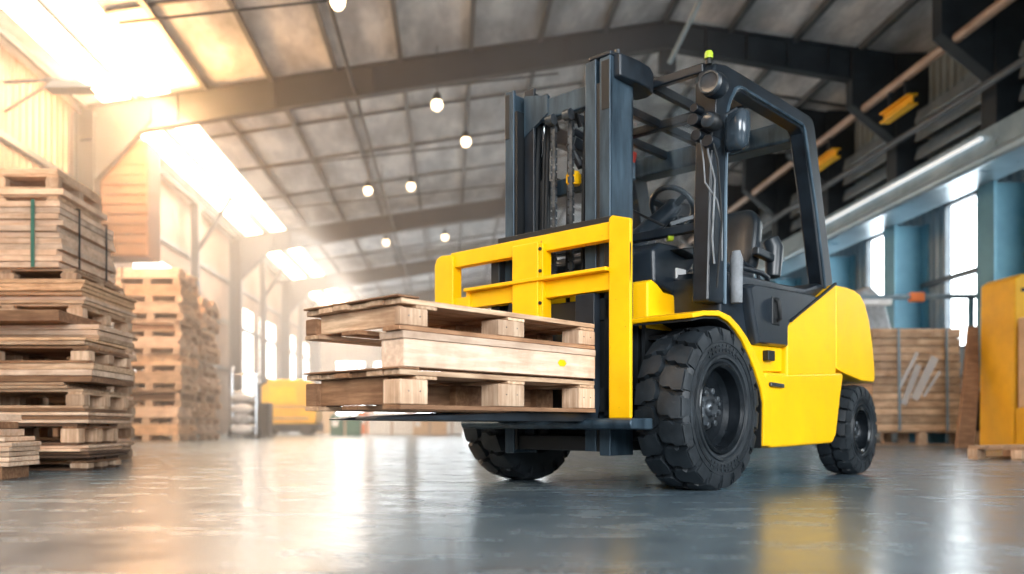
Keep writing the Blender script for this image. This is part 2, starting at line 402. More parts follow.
mb().bar((-.30, -.46, 1.42), (-.42, -.38, 1.47), .012, .02).tube([(-.42, -.38, 1.46), (-.46, -.36, 1.49)], .02, 10).build('direction_lever', 'black', fl)

# seat: cushion, backrest shell, headrest-side arm
def slab(c, w, h, t, tilt, name, mat, parent, rad=.09, curve=.05):
    """rounded upholstered slab; width along y, height along tilted z"""
    n = 8; out = []
    pts = []
    for (sx, sy, a) in ((1, 1, 0), (-1, 1, 90), (-1, -1, 180), (1, -1, 270)):
        pts += [(sx*(w/2-rad)+rad*math.cos(math.radians(a+90*i/6)), sy*(h/2-rad)+rad*math.sin(math.radians(a+90*i/6))) for i in range(7)]
    ca, sa = math.cos(tilt), math.sin(tilt); secs = []
    for d, k in ((-t/2, .90), (-t/2+.012, .97), (-t/4, 1), (t/4, 1), (t/2-.014, .96), (t/2-.002, .86), (t/2, .6), (t/2-.012, .3)):
        sec = []
        for a, b in pts:
            a2, b2 = a*k, b*k; dd = d+curve*(a2/(w/2))**2
            sec.append((c[0]+dd*ca-b2*sa, c[1]+a2, c[2]+dd*sa+b2*ca))
        secs.append(sec)
    return mb().loft(secs).build(name, mat, parent, smooth=60)
slab((-1.18, -.55, 1.43), .40, .44, .12, .20, 'seat_backrest', 'vinyl', fl, .12, .05)
slab((-.95, -.60, 1.20), .46, .50, .13, 1.45, 'seat_cushion', 'vinyl', fl, .10, .02)
mb().tube([(-1.23, -.32, 1.46), (-1.24, -.30, 1.40), (-1.22, -.30, 1.22)], [.05, .055, .045], 14).bar((-1.22, -.30, 1.33), (-.98, -.30, 1.35), .05, .05).build('armrest', 'vinyl', fl, .012)
mb().tube([(-1.0, -.28, 1.12), (-.98, -.28, 1.22), (-.80, -.28, 1.25), (-.70, -.28, 1.20)], .012, 8).build('hip_restraint', 'black', fl)

# overhead guard
zi = 2.02
win = [(-.115, .92), (-.125, 1.50), (-.14, 1.80)]+arc(-.32, 1.85, .175, 5, 90, 8)+[(-1.02, 2.022), (-1.055, 2.0), (-1.20, 1.58), (-1.335, 1.13)]
out = [(-1.50, 1.13), (-1.36, 1.58), (-1.215, 2.06), (-1.19, 2.11), (-1.14, 2.122), (-.30, 2.122), (-.12, 2.118), (-.02, 2.095), (.005, 2.05), (.03, 1.6), (.065, .92)]
for y0, y1 in ((-.04, -.13), (YF+.13, YF+.21)):
    mb().prism(win+out, y0, y1).build('guard_side_frame', 'black', fl, .014, 3)
    rim_ = [(x, z) for x, z in win]
    yy = y0+.004 if y0 > -1 else y1-.004
    yy = y0+.003
    if y0 > -1: mb().tube([(x+(.018 if x > -.6 else -.018 if z < 2 else 0), yy, z+(.018 if z > 1.99 else 0)) for x, z in win], .010, 8).build('door_seal', 'steel', fl)
mb().bar((-.02, -.10, 2.085), (-.02, YF+.16, 2.085), .045, .05).build('front_header', 'black', fl, .01)
mb().bar((-1.16, -.10, 2.045), (-1.16, YF+.16, 2.045), .16, .13).build('rear_header', 'steel', fl, .02)
for yy in (-.40, -.68, -.96): mb().bar((-.03, yy, 2.08), (-1.15, yy, 2.08), .035, .05).build('roof_bar', 'black', fl, .006)
mb().bar((-.55, -.12, 2.07), (-.55, YF+.18, 2.07), .05, .05).build('roof_crossbar', 'black', fl, .006)
mb().box(-1.12, -.05, YF+.18, -.12, 2.112, 2.118).build('roof_pane', 'glass', fl)
mb().bar((.0, -.10, 1.30), (.0, YF+.18, 1.30), .05, .045).build('front_crossbar', 'black', fl, .008)
mb().box(.012, .018, YF+.20, -.13, 1.32, 2.05).build('windscreen', 'glass', fl)
mb().tube([(.03, -.30, 1.33), (.035, -.62, 1.52), (.035, -.80, 1.60)], .007, 6).bar((.035, -.62, 1.50), (.035, -.98, 1.70), .012, .02).build('screen_wiper', 'matte', fl)
# lamp cluster and cables on the front pillar
lamp = mb().lathe([(.001, .055), (.045, .055), (.058, .045), (.062, .01), (.055, -.03), (.03, -.06), (.001, -.06)], (.105, .02, 1.93), 'x', 28, False).build('head_lamp', 'black', fl, smooth=20)
mb().lathe([(.001, .050), (.03, .050), (.044, .052), (.044, .045), (.001, .045)], (.115, .02, 1.93), 'x', 28, False).build('lamp_lens', 'lens', lamp, smooth=20)
mb().lathe([(.044, .05), (.046, .062), (.052, .062), (.055, .05)], (.11, .02, 1.93), 'x', 28).build('lamp_ring', 'bolt', lamp)
mb().tube([(.05, .02, 1.93), (.02, -.03, 1.93)], .02, 10).box(.03, .06, -.11, .0, 1.80, 1.99).build('lamp_bracket', 'black', fl, .006)
tl = mb().lathe([(.001, .05), (.034, .05), (.042, .04), (.045, 0), (.03, -.04), (.001, -.04)], (.09, .0, 1.765), 'x', 22, False).build('work_lamp', 'matte', fl, smooth=40)
mb().lathe([(.001, .055), (.025, .054), (.034, .05), (.001, .045)], (.09, .0, 1.765), 'x', 22, False).build('lamp_lens', 'lens', tl)
for dy, dz, r in ((-.075, .03, .03), (-.06, -.05, .028), (.0, -.09, .03), (-.07, .085, .022)):
    mb().tube([(.04, -.015+dy, 1.765+dz), (.12, -.015+dy, 1.765+dz)], r, 12).build('turn_signal', 'black', fl, .004)
mb().tube([(.09, -.03, 1.71), (.10, -.02, 1.62), (.07, .0, 1.50), (.10, .01, 1.36), (.06, -.02, 1.22), (.04, -.02, 1.10)], .005, 6).build('lamp_cable', 'sleeve', fl)
mb().tube([(.10, -.06, 1.70), (.07, -.06, 1.60), (.11, -.03, 1.48), (.06, .005, 1.40), (.0, -.0, 1.30), (-.02, -.01, 1.12)], .004, 6).build('lamp_cable', 'sleeve', fl)
mb().tube([(.11, .0, 1.70), (.08, .02, 1.58), (.04, .02, 1.30), (.05, .0, .98)], .005, 6).build('lamp_cable', 'matte', fl)
mb().tube([(.0, -.07, 2.09), (.0, -.07, 2.118)], [.016, .013], 12).build('beacon_base', 'matte', fl)
mb().lathe([(.001, .038), (.016, .036), (.021, .026), (.021, .0), (.001, 0)], (.0, -.07, 2.117), 'z', 18, False).build('lime_beacon', 'lime', fl, smooth=50, label='lime green beacon cap')
mb().tube([(-.17, -.01, .93), (-.17, -.01, 1.15), (-.165, -.01, 1.19)], [.028, .032, .02], 12).build('pillar_sleeve', 'sleeve', fl)
# mirror
mr = [(-.5, -.62), (-.52, .1), (-.48, .45), (-.3, .62), (.3, .66), (.5, .5), (.52, 0), (.42, -.55), (.2, -.68), (-.3, -.7)]
mc = Vector((-.07, .045, 1.755)); secs = []
for d, k in ((.06, .45), (.052, .75), (.03, .95), (.0, 1.02), (-.02, .99)):
    secs.append([(mc.x+d+a*.03, mc.y+a*.125*k, mc.z+b*.145*k) for a, b in mr])
mi = mb().loft(secs).build('side_mirror', 'mirror', fl, smooth=60)
mb().tube([(-.12, -.05, 1.86), (-.14, .0, 1.89), (-.18, .03, 1.83)], .011, 8).build('mirror_arm', 'black', mi)
# red lamp under the roof
mb().tube([(-.75, -1.02, 2.03), (-.75, -1.02, 1.97)], [.05, .04], 14).build('roof_lamp', 'red', fl)

# ---- mast
ZM = 2.11
def channel(yo, s, zt, zb, x0, x1, w, name, mat):
    """C-section upright, web at yo, open towards s"""
    t = .018
    a, b = yo, yo+s*t; lo, hi = min(a, b), max(a, b)
    m = mb().box(x0, x1, lo, hi, zb, zt)
    c, d = sorted((yo, yo+s*w))
    m.box(x1-t, x1+.001, c, d, zb, zt-.004).box(x0-.001, x0+t, c, d, zb, zt-.004)
    return m.build(name, mat, fl, .004)
for yo, s in ((-.372, -1), (-1.046, 1)):
    channel(yo, s, ZM, .17, .20, .40, .062, 'outer_upright', 'steel')
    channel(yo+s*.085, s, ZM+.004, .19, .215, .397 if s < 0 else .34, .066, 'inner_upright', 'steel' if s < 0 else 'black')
    mb().box(.3, .395, *sorted((yo+s*.064, yo+s*.082)), .19, ZM-.12).build('upright_gap_shade', 'matte', fl)  # black strip fills the gap between uprights, shade built in as colour
    y2 = yo+s*.165
    mb().tube([(.27, y2, .25), (.27, y2, 1.62)], .034, 16).build('lift_cylinder', 'matte', fl)
    mb().tube([(.27, y2, 1.62), (.27, y2, 2.0)], .018, 12).build('cylinder_rod', 'chrome', fl)
    mb().box(.18, .24, *sorted((yo+s*.0, yo+s*.02)), .30, .42).build('mast_bracket', 'matte', fl, .004)
    mb().box(.36, .404, *sorted((yo+s*.002, yo+s*(.034 if s > 0 else .05))), ZM-.26, ZM-.02).build('upright_cap', 'matte', fl, .004)
# cross members
mb().box(.30, .34, -.93, -.49, 1.92, 2.03).build('mast_crossmember', 'steel', fl, .01)
mb().prism([(-.96, 2.08), (-.80, 2.045), (-.80, 1.95), (-.96, 1.86)], .325, .345, 'x').build('mast_gusset', 'steel', fl)
mb().box(.16, .20, -1.04, -.38, 1.55, 1.64).build('mast_crossmember', 'steel', fl, .01)
mb().box(.16, .20, -1.04, -.38, .45, .60).build('mast_crossmember', 'matte', fl, .01)
mb().box(.20, .38, -1.02, -.40, .19, .27).build('mast_foot', 'matte', fl, .01)
hd = [(.37, -.45), (.37, -.335), (.22, -.32), (.12, -.325), (.05, -.35), (.02, -.40), (.03, -.46), (.10, -.52), (.3, -.52)]
mb().prism(hd, 2.005, 2.12, 'z').build('mast_head_plate', 'black', fl, .012, 3)
mb().box(.24, .40, -.50, -.37, 2.11, 2.135).build('mast_cap', 'black', fl, .008)
for yy in (-.372, -.43): mb().tube([(.34, yy, 2.13), (.34, yy, 2.15)], .012, 6).build('cap_bolt', 'bolt', fl)
# chains and hoses
for yy in (-.765, -.655):
    c_ = mb(); z = 1.0
    while z < 1.88:
        c_.box(.325, .345, yy-.014, yy-.009, z, z+.030).box(.325, .345, yy+.009, yy+.014, z, z+.030).tube([(.335, yy-.016, z+.015), (.335, yy+.016, z+.015)], .007, 6)
        c_.box(.329, .341, yy-.008, yy+.008, z+.018, z+.050); z += .040
    c_.build('lift_chain', 'bolt', fl)
for yy, x in ((-.84, .30), (-.87, .29), (-.72, .27), (-.60, .30), (-.575, .28), (-.90, .31)):
    mb().tube([(x, yy, .6), (x+.01, yy, 1.2), (x, yy+.004, 1.7), (x-.02, yy, 1.92), (x-.06, yy, 1.97), (x-.1, yy, 1.9)], .011, 8).build('hydraulic_hose', 'matte', fl)
for yy in (-.765, -.655): mb().tube([(.36, yy-.02, 1.90), (.36, yy+.02, 1.90)], .028, 16).build('chain_pulley', 'bolt', fl)
mb().box(.25, .31, -.71, -.65, 1.57, 1.62).tube([(.28, -.68, 1.56), (.28, -.68, 1.63)], .034, 12).build('valve_block', 'yellow_worn', fl, .006)
mb().tube([(.22, -.60, 1.78), (.26, -.68, 1.84), (.26, -.72, 1.78), (.24, -.66, 1.66)], .022, 10).build('hose_elbow', 'black', fl)

# ---- carriage and load backrest
cg = 'yellow_worn'
mb().box(.445, .50, -1.36, -.30, 1.19, 1.275).build('backrest_top_bar', cg, fl, .006)
mb().prism([(-1.33, .78), (-1.33, 1.245), (-1.35, 1.262), (-1.42, 1.268), (-1.455, 1.255), (-1.475, 1.22), (-1.475, .78)], .44, .515, 'x').build('backrest_left_post', cg, fl, .008)
mb().box(.44, .53, -.885, -.715, .46, 1.238).build('backrest_middle_post', cg, fl, .006)
mb().box(.452, .522, -.716, -.690, .46, 1.228).build('middle_post_flange', cg, fl, .003)
for z in (1.20, 1.09, .93): mb().tube([(.524, -.702, z), (.531, -.702, z)], .009, 8).build('flange_bolt', 'matte', fl)
mb().prism([(-.302, .352), (-.302, 1.285), (-.285, 1.298), (-.185, 1.268), (-.185, 1.165), (-.185, .352)], .492, .515, 'x').build('backrest_right_post', cg, fl, .005)
mb().prism([(.515, 1.16), (.515, .98), (.508, 1.15)], -.186, -.183, 'y').build('post_notch', 'matte', fl)
mb().box(.43, .50, -1.22, -.30, .955, 1.04).box(.43, .545, -1.22, -.30, 1.04, 1.058).build('backrest_lower_bar', cg, fl, .004)
mb().box(.43, .50, -1.34, -1.20, .93, 1.02).build('backrest_side_bracket', cg, fl, .004)
mb().box(.432, .512, -1.23, -1.205, .89, 1.045).build('backrest_gusset', 'yellow_worn', fl, .003)
mb().box(.425, .444, -1.06, -.31, 1.25, 1.318).build('carriage_top_rail', 'matte', fl, .004)
mb().box(.41, .45, -1.08, -.34, .38, .50).build('carriage_lower_rail', 'matte', fl, .006)
mb().box(.41, .45, -1.08, -.34, .82, .93).build('carriage_upper_rail', 'matte', fl, .006)
mb().box(.405, .43, -1.02, -.60, .50, .82).build('carriage_back_plate', 'matte', fl)
for yy in (-.345, -1.075): mb().box(.36, .45, yy-.03, yy+.03, .36, 1.28).build('carriage_side_plate', 'matte', fl, .006)
mb().prism([(.40, .298), (.40, .352), (.545, .352), (.58, .345), (.59, .325), (.575, .302)], -1.20, -.135).build('carriage_bottom_plate', 'steel', fl, .008, 3)
for yy, tip in ((-.45, 1.86), (-.88, 1.66)):
    mb().prism([(.45, .42), (.45, .95), (.50, .95), (.505, .42), (.53, .377), (1.05, .377), (1.4, .362), (tip-.02, .350), (tip, .346), (tip, .341), (1.4, .338), (.9, .336), (.56, .336), (.47, .35)], yy-.055, yy+.055).build('fork', 'black', fl, .004)
mb().box(.41, .44, -.60, -.35, .50, .82).build('carriage_cover', 'matte', fl)
mb().box(.395, .401, -.432, -.372, .86, .96).build('warning_sticker', 'orangep', fl)
mb().box(.3, .385, -.3715, -.370, .84, .98).build('warning_sticker', 'orangep', fl)
mb().box(.31, .375, -.3700, -.3690, .87, .92).build('sticker_text', 'whitep', fl)

# ================================================================ LOAD ON THE FORKS
def W2(x, y, z):
    c, s = math.cos(ANG), math.sin(ANG)
    return (OX+x*c-y*s, OY+x*s+y*c, z)
def jit(a): return R_.uniform(-a, a)
def pallet(name, label, loc, rz, L, Wd, woods, nb=5, group=None, tall=.13, endboard=True, fine=True):
    """origin at centre of footprint; L along x, Wd along y"""
    t = thing(name, label, 'pallet', loc, rz, group)
    hx, hy = L/2, Wd/2; tb = .018; zb = tb; zt = tall-tb*2
    wx, wy, wb = woods
    d = mb(); bw = Wd/nb*.90
    for i in range(nb):
        y = -hy+Wd*(i+.5)/nb+jit(.006)
        d.box(-hx+jit(.008), hx+jit(.008), y-bw/2, y+bw/2, tall-tb, tall+jit(.001))
    d.build('top_deck', wx, t, .002 if fine else 0, 1)
    for x in (-hx+.055, 0, hx-.055):
        mb().box(x-.05, x+.05, -hy, hy, zt, tall-tb-.0005).build('cross_board', wy, t, .002 if fine else 0, 1)
        for y in (-hy+.05, 0, hy-.05):
            a = .072; b = .048
            mb().box(x-a*.9 if abs(x) > .1 else x-a, x+a*.9 if abs(x) > .1 else x+a, y-b, y+b, zb, zt).build('block', wb, t, .003 if fine else 0, 1)
    for y in (-hy+.05, 0, hy-.05):
        mb().box(-hx, hx, y-.048, y+.048, 0, zb-.0005).build('bottom_board', wx, t, .002 if fine else 0, 1)
    return t
def fork_pallet(label, z0, z1, zdeck, dark, y0=-.944, y1=-.35, x0=.552, x1=1.775):
    cx, cy = (x0+x1)/2, (y0+y1)/2
    t = thing('wooden_pallet', label, 'pallet', W2(cx, cy, z0), ANG, 'pallets carried on the forks')
    H = z1-z0; hx, hy = (x1-x0)/2, (y1-y0)/2; tb = .020
    zt = H-zdeck
    for i in range(6):
        bw = (y1-y0)/6; y = -hy+bw*(i+.5)
        e = jit(.012)
        m = mb(); n = 6
        # slightly warped board
        secs = []
        for k in range(n+1):
            x = -hx+2*hx*k/n; dz = jit(.0015)
            secs.append([(x+(e if k == n else 0), y-bw*.46, H-tb+dz), (x+(e if k == n else 0), y+bw*.46, H-tb+dz), (x+(e if k == n else 0), y+bw*.46, H+dz), (x+(e if k == n else 0), y-bw*.46, H+dz)])
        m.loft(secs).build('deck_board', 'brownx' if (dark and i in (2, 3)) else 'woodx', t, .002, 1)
    for x in (-hx+.06, -.05, hx-.14):
        mb().box(x-.055, x+.055, -hy+.004, hy-.004, zt, H-tb-.001).build('cross_board', 'woody', t, .002, 1)
    bxs = ((-hx, -hx+.13), (-.07-.03, .10-.03), (hx-.145, hx))
    for x_0, x_1 in bxs:
        for y_0, y_1 in ((-hy, -hy+.07), (-.05, .05), (hy-.10, hy)):
            if x_1 == hx and y_0 == -.05: continue
            if x_1 == hx and y_1 == hy and not dark: y_0 = hy-.035
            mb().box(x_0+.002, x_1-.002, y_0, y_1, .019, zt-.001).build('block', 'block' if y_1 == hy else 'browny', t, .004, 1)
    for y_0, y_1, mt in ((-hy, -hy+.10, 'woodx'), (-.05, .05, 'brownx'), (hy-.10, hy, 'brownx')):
        n = 8; secs = []
        for k in range(n+1):
            x = -hx+2*hx*k/n; r = jit(.003)
            secs.append([(x, y_0, 0), (x, y_1+r, 0), (x, y_1+r, .018), (x, y_0, .018)])
        mb().loft(secs).build('bottom_board', mt, t, .002, 1)
    # stringer board closing most of the end
    mb().box(hx-.10, hx+.01, -hy, hy-.0, H+.002, H+.010).build('lead_board', 'browny', t, .003, 1)
    mb().box(hx-.05, hx-.03, -hy+.07, hy-(.10 if dark else .04), .02, H-tb-.004).build('end_board', 'browny' if dark else 'woody', t, .002, 1)
    if dark: mb().box(-hx+.02, hx-.14, -.012, .012, .019, zt-.002).build('centre_board', 'brownx', t, .002, 1)
    # nail heads on the near blocks
    for x_0, x_1 in bxs:
        for q in (.3, .7):
            mb().tube([(x_0+(x_1-x_0)*q, hy-.001, .022+(zt-.02)*.5), (x_0+(x_1-x_0)*q, hy+.0015, .022+(zt-.02)*.5)], .003, 6).build('nail_head', 'bolt', t)
    return t
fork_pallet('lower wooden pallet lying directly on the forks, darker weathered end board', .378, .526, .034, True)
fork_pallet('upper wooden pallet on top of the load, resting on the pale timber beam', .672, .792, .034, False)
bt = thing('timber_beam', 'long pale timber beam with yellow stamp clamped between the two fork pallets', 'beam', W2(1.15, -.415, .537), ANG)
mb().box(-.595, .605, -.065, .064, .0, .104).build('beam_body', 'palex', bt, .004)
mb().box(-.598, .612, -.068, .067, .105, .1335).build('cap_board', 'palex', bt, .003)
mb().box(-.595, -.592, -.065, .0645, .0, .104).build('end_face', 'block', bt)
mb().prism([(-.345+.032*math.cos(math.radians(60*i)), .060+.017*math.sin(math.radians(60*i))) for i in range(6)], .0641, .0650).build('yellow_stamp', 'yellow', bt)
b2 = thing('timber_beam', 'short timber bearer hidden behind the long pale beam, far side of the load', 'beam', W2(.85, -.85, .537), ANG)
mb().box(-.28, .18, -.05, .05, .0, .1335).build('beam_body', 'palex', b2, .004)
# ================================================================ BUILDING (X right, Y depth, VP of Y axis at px 450)
XL, XR, XA = -7.6, 9.5, 4.3
Y0, Y1 = -4., 50.
def rz_(x): return 8.50-.147*abs(x-XA)
FR = [4.6, 17.2, 29.2, 38.0, 46.5]

m, nt, b = nmat('polished_concrete')
v = coords(nt, (1, 1, 1))
f1 = noise(nt, v, .55, 7, .62); f2 = noise(nt, v, 4.5, 8, .7); 
vs = coords(nt, (.5, 3.2, 1)); f3 = noise(nt, vs, 1.6, 7, .68)
mx = nt.nodes.new('ShaderNodeMath'); mx.operation = 'MULTIPLY_ADD'; mx.inputs[1].default_value = .5
nt.links.new(f2, mx.inputs[0]); ml = nt.nodes.new('ShaderNodeMath'); ml.operation = 'MULTIPLY'; ml.inputs[1].default_value = .5
nt.links.new(f3, ml.inputs[0]); nt.links.new(ml.outputs[0], mx.inputs[2])
col = ramp(nt, mx.outputs[0], [(.30, (.055, .085, .11)), (.50, (.10, .145, .18)), (.70, (.20, .265, .31))])
br = nt.nodes.new('ShaderNodeTexBrick'); br.offset = 0; br.inputs['Scale'].default_value = 1; br.inputs['Brick Width'].default_value = 3.6; br.inputs['Row Height'].default_value = 1.9
br.inputs['Mortar Size'].default_value = .012; br.inputs['Mortar Smooth'].default_value = .2
br.inputs['Color1'].default_value = (1, 1, 1, 1); br.inputs['Color2'].default_value = (.9, .9, .9, 1); br.inputs['Mortar'].default_value = (.35, .35, .35, 1)
nt.links.new(coords(nt), br.inputs['Vector'])
mc_ = nt.nodes.new('ShaderNodeMix'); mc_.data_type = 'RGBA'; mc_.blend_type = 'MULTIPLY'; mc_.inputs['Factor'].default_value = .8
nt.links.new(col, mc_.inputs['A']); nt.links.new(br.outputs['Color'], mc_.inputs['B'])
nt.links.new(mc_.outputs['Result'], b.inputs['Base Color'])
rg = nt.nodes.new('ShaderNodeMapRange'); rg.inputs['From Min'].default_value = .3; rg.inputs['From Max'].default_value = .7
rg.inputs['To Min'].default_value = .16; rg.inputs['To Max'].default_value = .34; nt.links.new(mx.outputs[0], rg.inputs['Value'])
nt.links.new(rg.outputs[0], b.inputs['Roughness'])
b.inputs['Specular IOR Level'].default_value = .6
bump(nt, b, mx.outputs[0], .05, .01)
M['floor'] = m
struct(mb().box(XL-.3, XR+.3, Y0, Y1+.3, -.12, 0).build('floor', 'floor'))

# roof: sheeting with foil-backed insulation, seams and light grime
m, nt, b = nmat('roof_insulation')
v = coords(nt, (1, .35, 1)); f = noise(nt, v, 1.4, 7, .65)
vw = coords(nt, (1, 1, 1)); f4 = noise(nt, vw, 3.5, 5, .7)
col = ramp(nt, f, [(.3, (.26, .29, .31)), (.48, (.48, .51, .54)), (.62, (.76, .78, .79))])
nt.links.new(col, b.inputs['Base Color']); b.inputs['Roughness'].default_value = .5; b.inputs['Metallic'].default_value = .15
bump(nt, b, f4, .6, .05)
M['roof'] = m
M['frame'] = paint('dark_frame_steel', (.010, .017, .024), (.024, .034, .044), .5, .2, 2.)
M['purlin'] = paint('purlin_steel', (.06, .072, .085), (.11, .13, .145), .5, .3, 2.)
M['bluecol'] = paint('blue_grey_column_paint', (.06, .19, .27), (.11, .28, .37), .45, .1, 1.5)
M['duct'] = paint('pale_blue_girder', (.22, .32, .39), (.36, .47, .54), .3, .5, 2.)
M['pipe'] = paint('tan_pipe', (.30, .22, .17), (.44, .33, .25), .4, .3, 2.)
M['ventbrown'] = paint('brown_sheet_metal', (.07, .035, .018), (.12, .065, .035), .6, .0, 2.)
M['louvre'] = paint('grey_louvre', (.15, .20, .24), (.25, .31, .36), .45, .3, 3.)
M['skywarm'] = emis('warm_skylight', (1., .72, .46), 16.)
M['winblue'] = emis('bright_window', (.90, .97, 1.), 8.)
M['wincool'] = emis('far_window', (1., .95, .90), 3.2)
M['lampglow'] = emis('lamp_glow', (1., .72, .42), 7.)
def siding(name, c1, c2, axis):
    m, nt, b = nmat(name)
    wv = nt.nodes.new('ShaderNodeTexWave'); wv.wave_type = 'BANDS'; wv.bands_direction = axis; wv.inputs['Scale'].default_value = 1.3
    nt.links.new(coords(nt), wv.inputs['Vector'])
    col = ramp(nt, noise(nt, coords(nt), 1.1, 6, .6), [(.3, c1), (.7, c2)])
    nt.links.new(col, b.inputs['Base Color']); b.inputs['Roughness'].default_value = .5; b.inputs['Metallic'].default_value = .2
    bump(nt, b, wv.outputs['Fac'], .8, .06); return m
M['sideR'] = siding('right_wall_cladding', (.15, .21, .25), (.26, .33, .37), 'Y')
M['sideL'] = siding('left_wall_cladding', (.13, .085, .06), (.21, .15, .11), 'Y')
M['sideB'] = siding('far_wall_cladding', (.55, .50, .47), (.7, .66, .62), 'X')

# roof slabs with real openings for the two skylight strips on the left slope
def slope(x0, x1, mat, name, t=.12, y0=Y0, y1=Y1):
    return mb().prism([(x0, rz_(x0)), (x1, rz_(x1)), (x1, rz_(x1)+t), (x0, rz_(x0)+t)], y0, y1).build(name, mat)
sk = [(-7.0, -6.45), (-6.15, -5.65)]
rf = mb()
for x0, x1 in ((XL, sk[0][0]), (sk[0][1], sk[1][0]), (sk[1][1], XA), (XA, XR)):
    rf.prism([(x0, rz_(x0)), (x1, rz_(x1)), (x1, rz_(x1)+.12), (x0, rz_(x0)+.12)], Y0, Y1)
struct(rf.build('ceiling', 'roof'))
for i, (x0, x1) in enumerate(sk):
    struct(slope(x0, x1, 'skywarm', 'window_%d' % (i+1), .05, Y0+3, Y1))

# portal frames: rafters, columns, knee braces
k = 0
def trim(mbo, mat, lab=None, bev=0.):
    global k; k += 1
    return struct(mbo.build('trim_%d' % k, mat, None, bev))
for Y in FR:
    h = .52; w = .22
    m_ = mb()
    for x0, x1 in ((XL+.2, XA), (XA, XR-.3)):
        za, zb_ = rz_(x0), rz_(x1); hh0 = h*(1.25 if x0 < 0 else 1); hh1 = h*(1.25 if x1 > 9 else 1)
        m_.prism([(x0, za-.1), (x1, zb_-.1), (x1, zb_-.1-hh1), (x0, za-.1-hh0)], Y-.012, Y+.012)
        m_.prism([(x0, za-.10), (x1, zb_-.10), (x1, zb_-.13), (x0, za-.13)], Y-w/2, Y+w/2)
        m_.prism([(x0, za-.1-hh0), (x1, zb_-.1-hh1), (x1, zb_-.13-hh1), (x0, za-.13-hh0)], Y-w/2, Y+w/2)
        n = 6
        for q in range(1, n):
            x = x0+(x1-x0)*q/n; z = rz_(x)
            m_.box(x-.01, x+.01, Y-w/2+.01, Y+w/2-.01, z-.12-h, z-.1)
    trim(m_, 'frame')
    # left column: H section with a haunch
    c = mb(); x = XL+.12
    c.box(x, x+.03, Y-.16, Y+.16, 0, rz_(XL)-.2).box(x+.37, x+.40, Y-.16, Y+.16, 0, rz_(XL)-.2).box(x+.03, x+.37, Y-.012, Y+.012, 0, rz_(XL)-.2)
    c.prism([(x+.38, 5.2), (x+1.5, rz_(x+1.5)-.6), (x+1.5, rz_(x+1.5)-.3), (x+.38, rz_(x)-.3)], Y-.10, Y+.10)
    trim(c, 'frame')
for Y in (24.6, 33.5, 42.): # lighter intermediate posts along the left side
    trim(mb().box(XL+.2, XL+.42, Y-.1, Y+.1, 0, rz_(XL)-.1).bar((XL+.3, Y, 5.2), (XL+1.3, Y, rz_(XL+1.3)-.15), .1, .1), 'frame')
# purlins along the building
for x in (-7.3, -6.3, -4.9, -3.6, -2.3, -1.0, .4, 1.8, 3.1, 4.3, 5.6, 6.9, 8.2):
    z = rz_(x)
    trim(mb().box(x-.03, x+.03, Y0, Y1, z-.13, z-.001).box(x-.03, x+.06, Y0, Y1, z-.14, z-.125), 'purlin')
# seams across the sheeting
for i, Y in enumerate([8.5, 11.2, 13.9, 20., 22.6, 25.5, 32.2, 35., 41., 44.]):
    for x0, x1 in ((sk[1][1]+.05, XA), (XA, XR)):
        trim(mb().prism([(x0, rz_(x0)-.001), (x1, rz_(x1)-.001), (x1, rz_(x1)-.05), (x0, rz_(x0)-.05)], Y-.03, Y+.03), 'purlin')
# sag rods and a sprinkler main with droppers
sp_ = thing('sprinkler_pipe', 'thin dark sprinkler main running along below the left roof slope', 'pipe')
mb().tube([(-1.9, 6, 6.97), (-1.9, 46, 6.97)], .035, 8).build('main_pipe', 'frame', sp_)
for i in range(8):
    Y = 13.5+3.9*i
    mb().tube([(-5.2, Y, 6.65), (-1.9, Y, 7.0), (2.2, Y, 7.45)], .022, 6).build('branch_pipe', 'frame', sp_)
for i in range(6):
    Y = 12+6*i
    mb().tube([(-1.9, Y, 6.75), (-1.9, Y, rz_(-1.9))], .014, 6).build('hanger', 'frame', sp_)
# apex clamp with hanging bracket
ap = thing('hoist_bracket', 'small dark hoist bracket under the ridge of the nearest roof beam', 'bracket', (4.35, 17.2, 7.5))
mb().box(-.16, .16, -.12, .12, -.12, .30).box(-.05, .05, -.05, .05, -.28, -.12).build('bracket_body', 'frame', ap, .02)
mb().tube([(0, -.2, 0), (.3, -1.6, .75)], .05, 8).build('bracket_arm', 'duct', ap)

# ---- right wall with window openings
wins = [(15.45, 16.5), (18.25, 19.6), (21.3, 22.5), (24.4, 25.6), (12.3, 13.3), (9.2, 10.2), (28, 29.2)]
wins.sort(); wz0, wz1 = 1.75, 4.55
wr = mb(); y = Y0
for a, c in wins:
    wr.box(XR, XR+.2, y, a, 0, rz_(XR)); wr.box(XR, XR+.2, a, c, 0, wz0); wr.box(XR, XR+.2, a, c, wz1, rz_(XR)); y = c
wr.box(XR, XR+.2, y, Y1, 0, rz_(XR))
struct(wr.build('wall_right', 'sideR'))
wi = 2
for a, c in wins:
    wi += 1
    w = struct(mb().box(XR+.12, XR+.14, a, c, wz0, wz1).build('window_%d' % wi, 'winblue'))
    f_ = mb().box(XR+.0, XR+.12, a, a+.04, wz0, wz1).box(XR, XR+.12, c-.04, c, wz0, wz1).box(XR, XR+.12, a, c, wz0, wz0+.05).box(XR, XR+.12, a, c, wz1-.05, wz1)
    f_.build('window_frame', 'purlin', w)
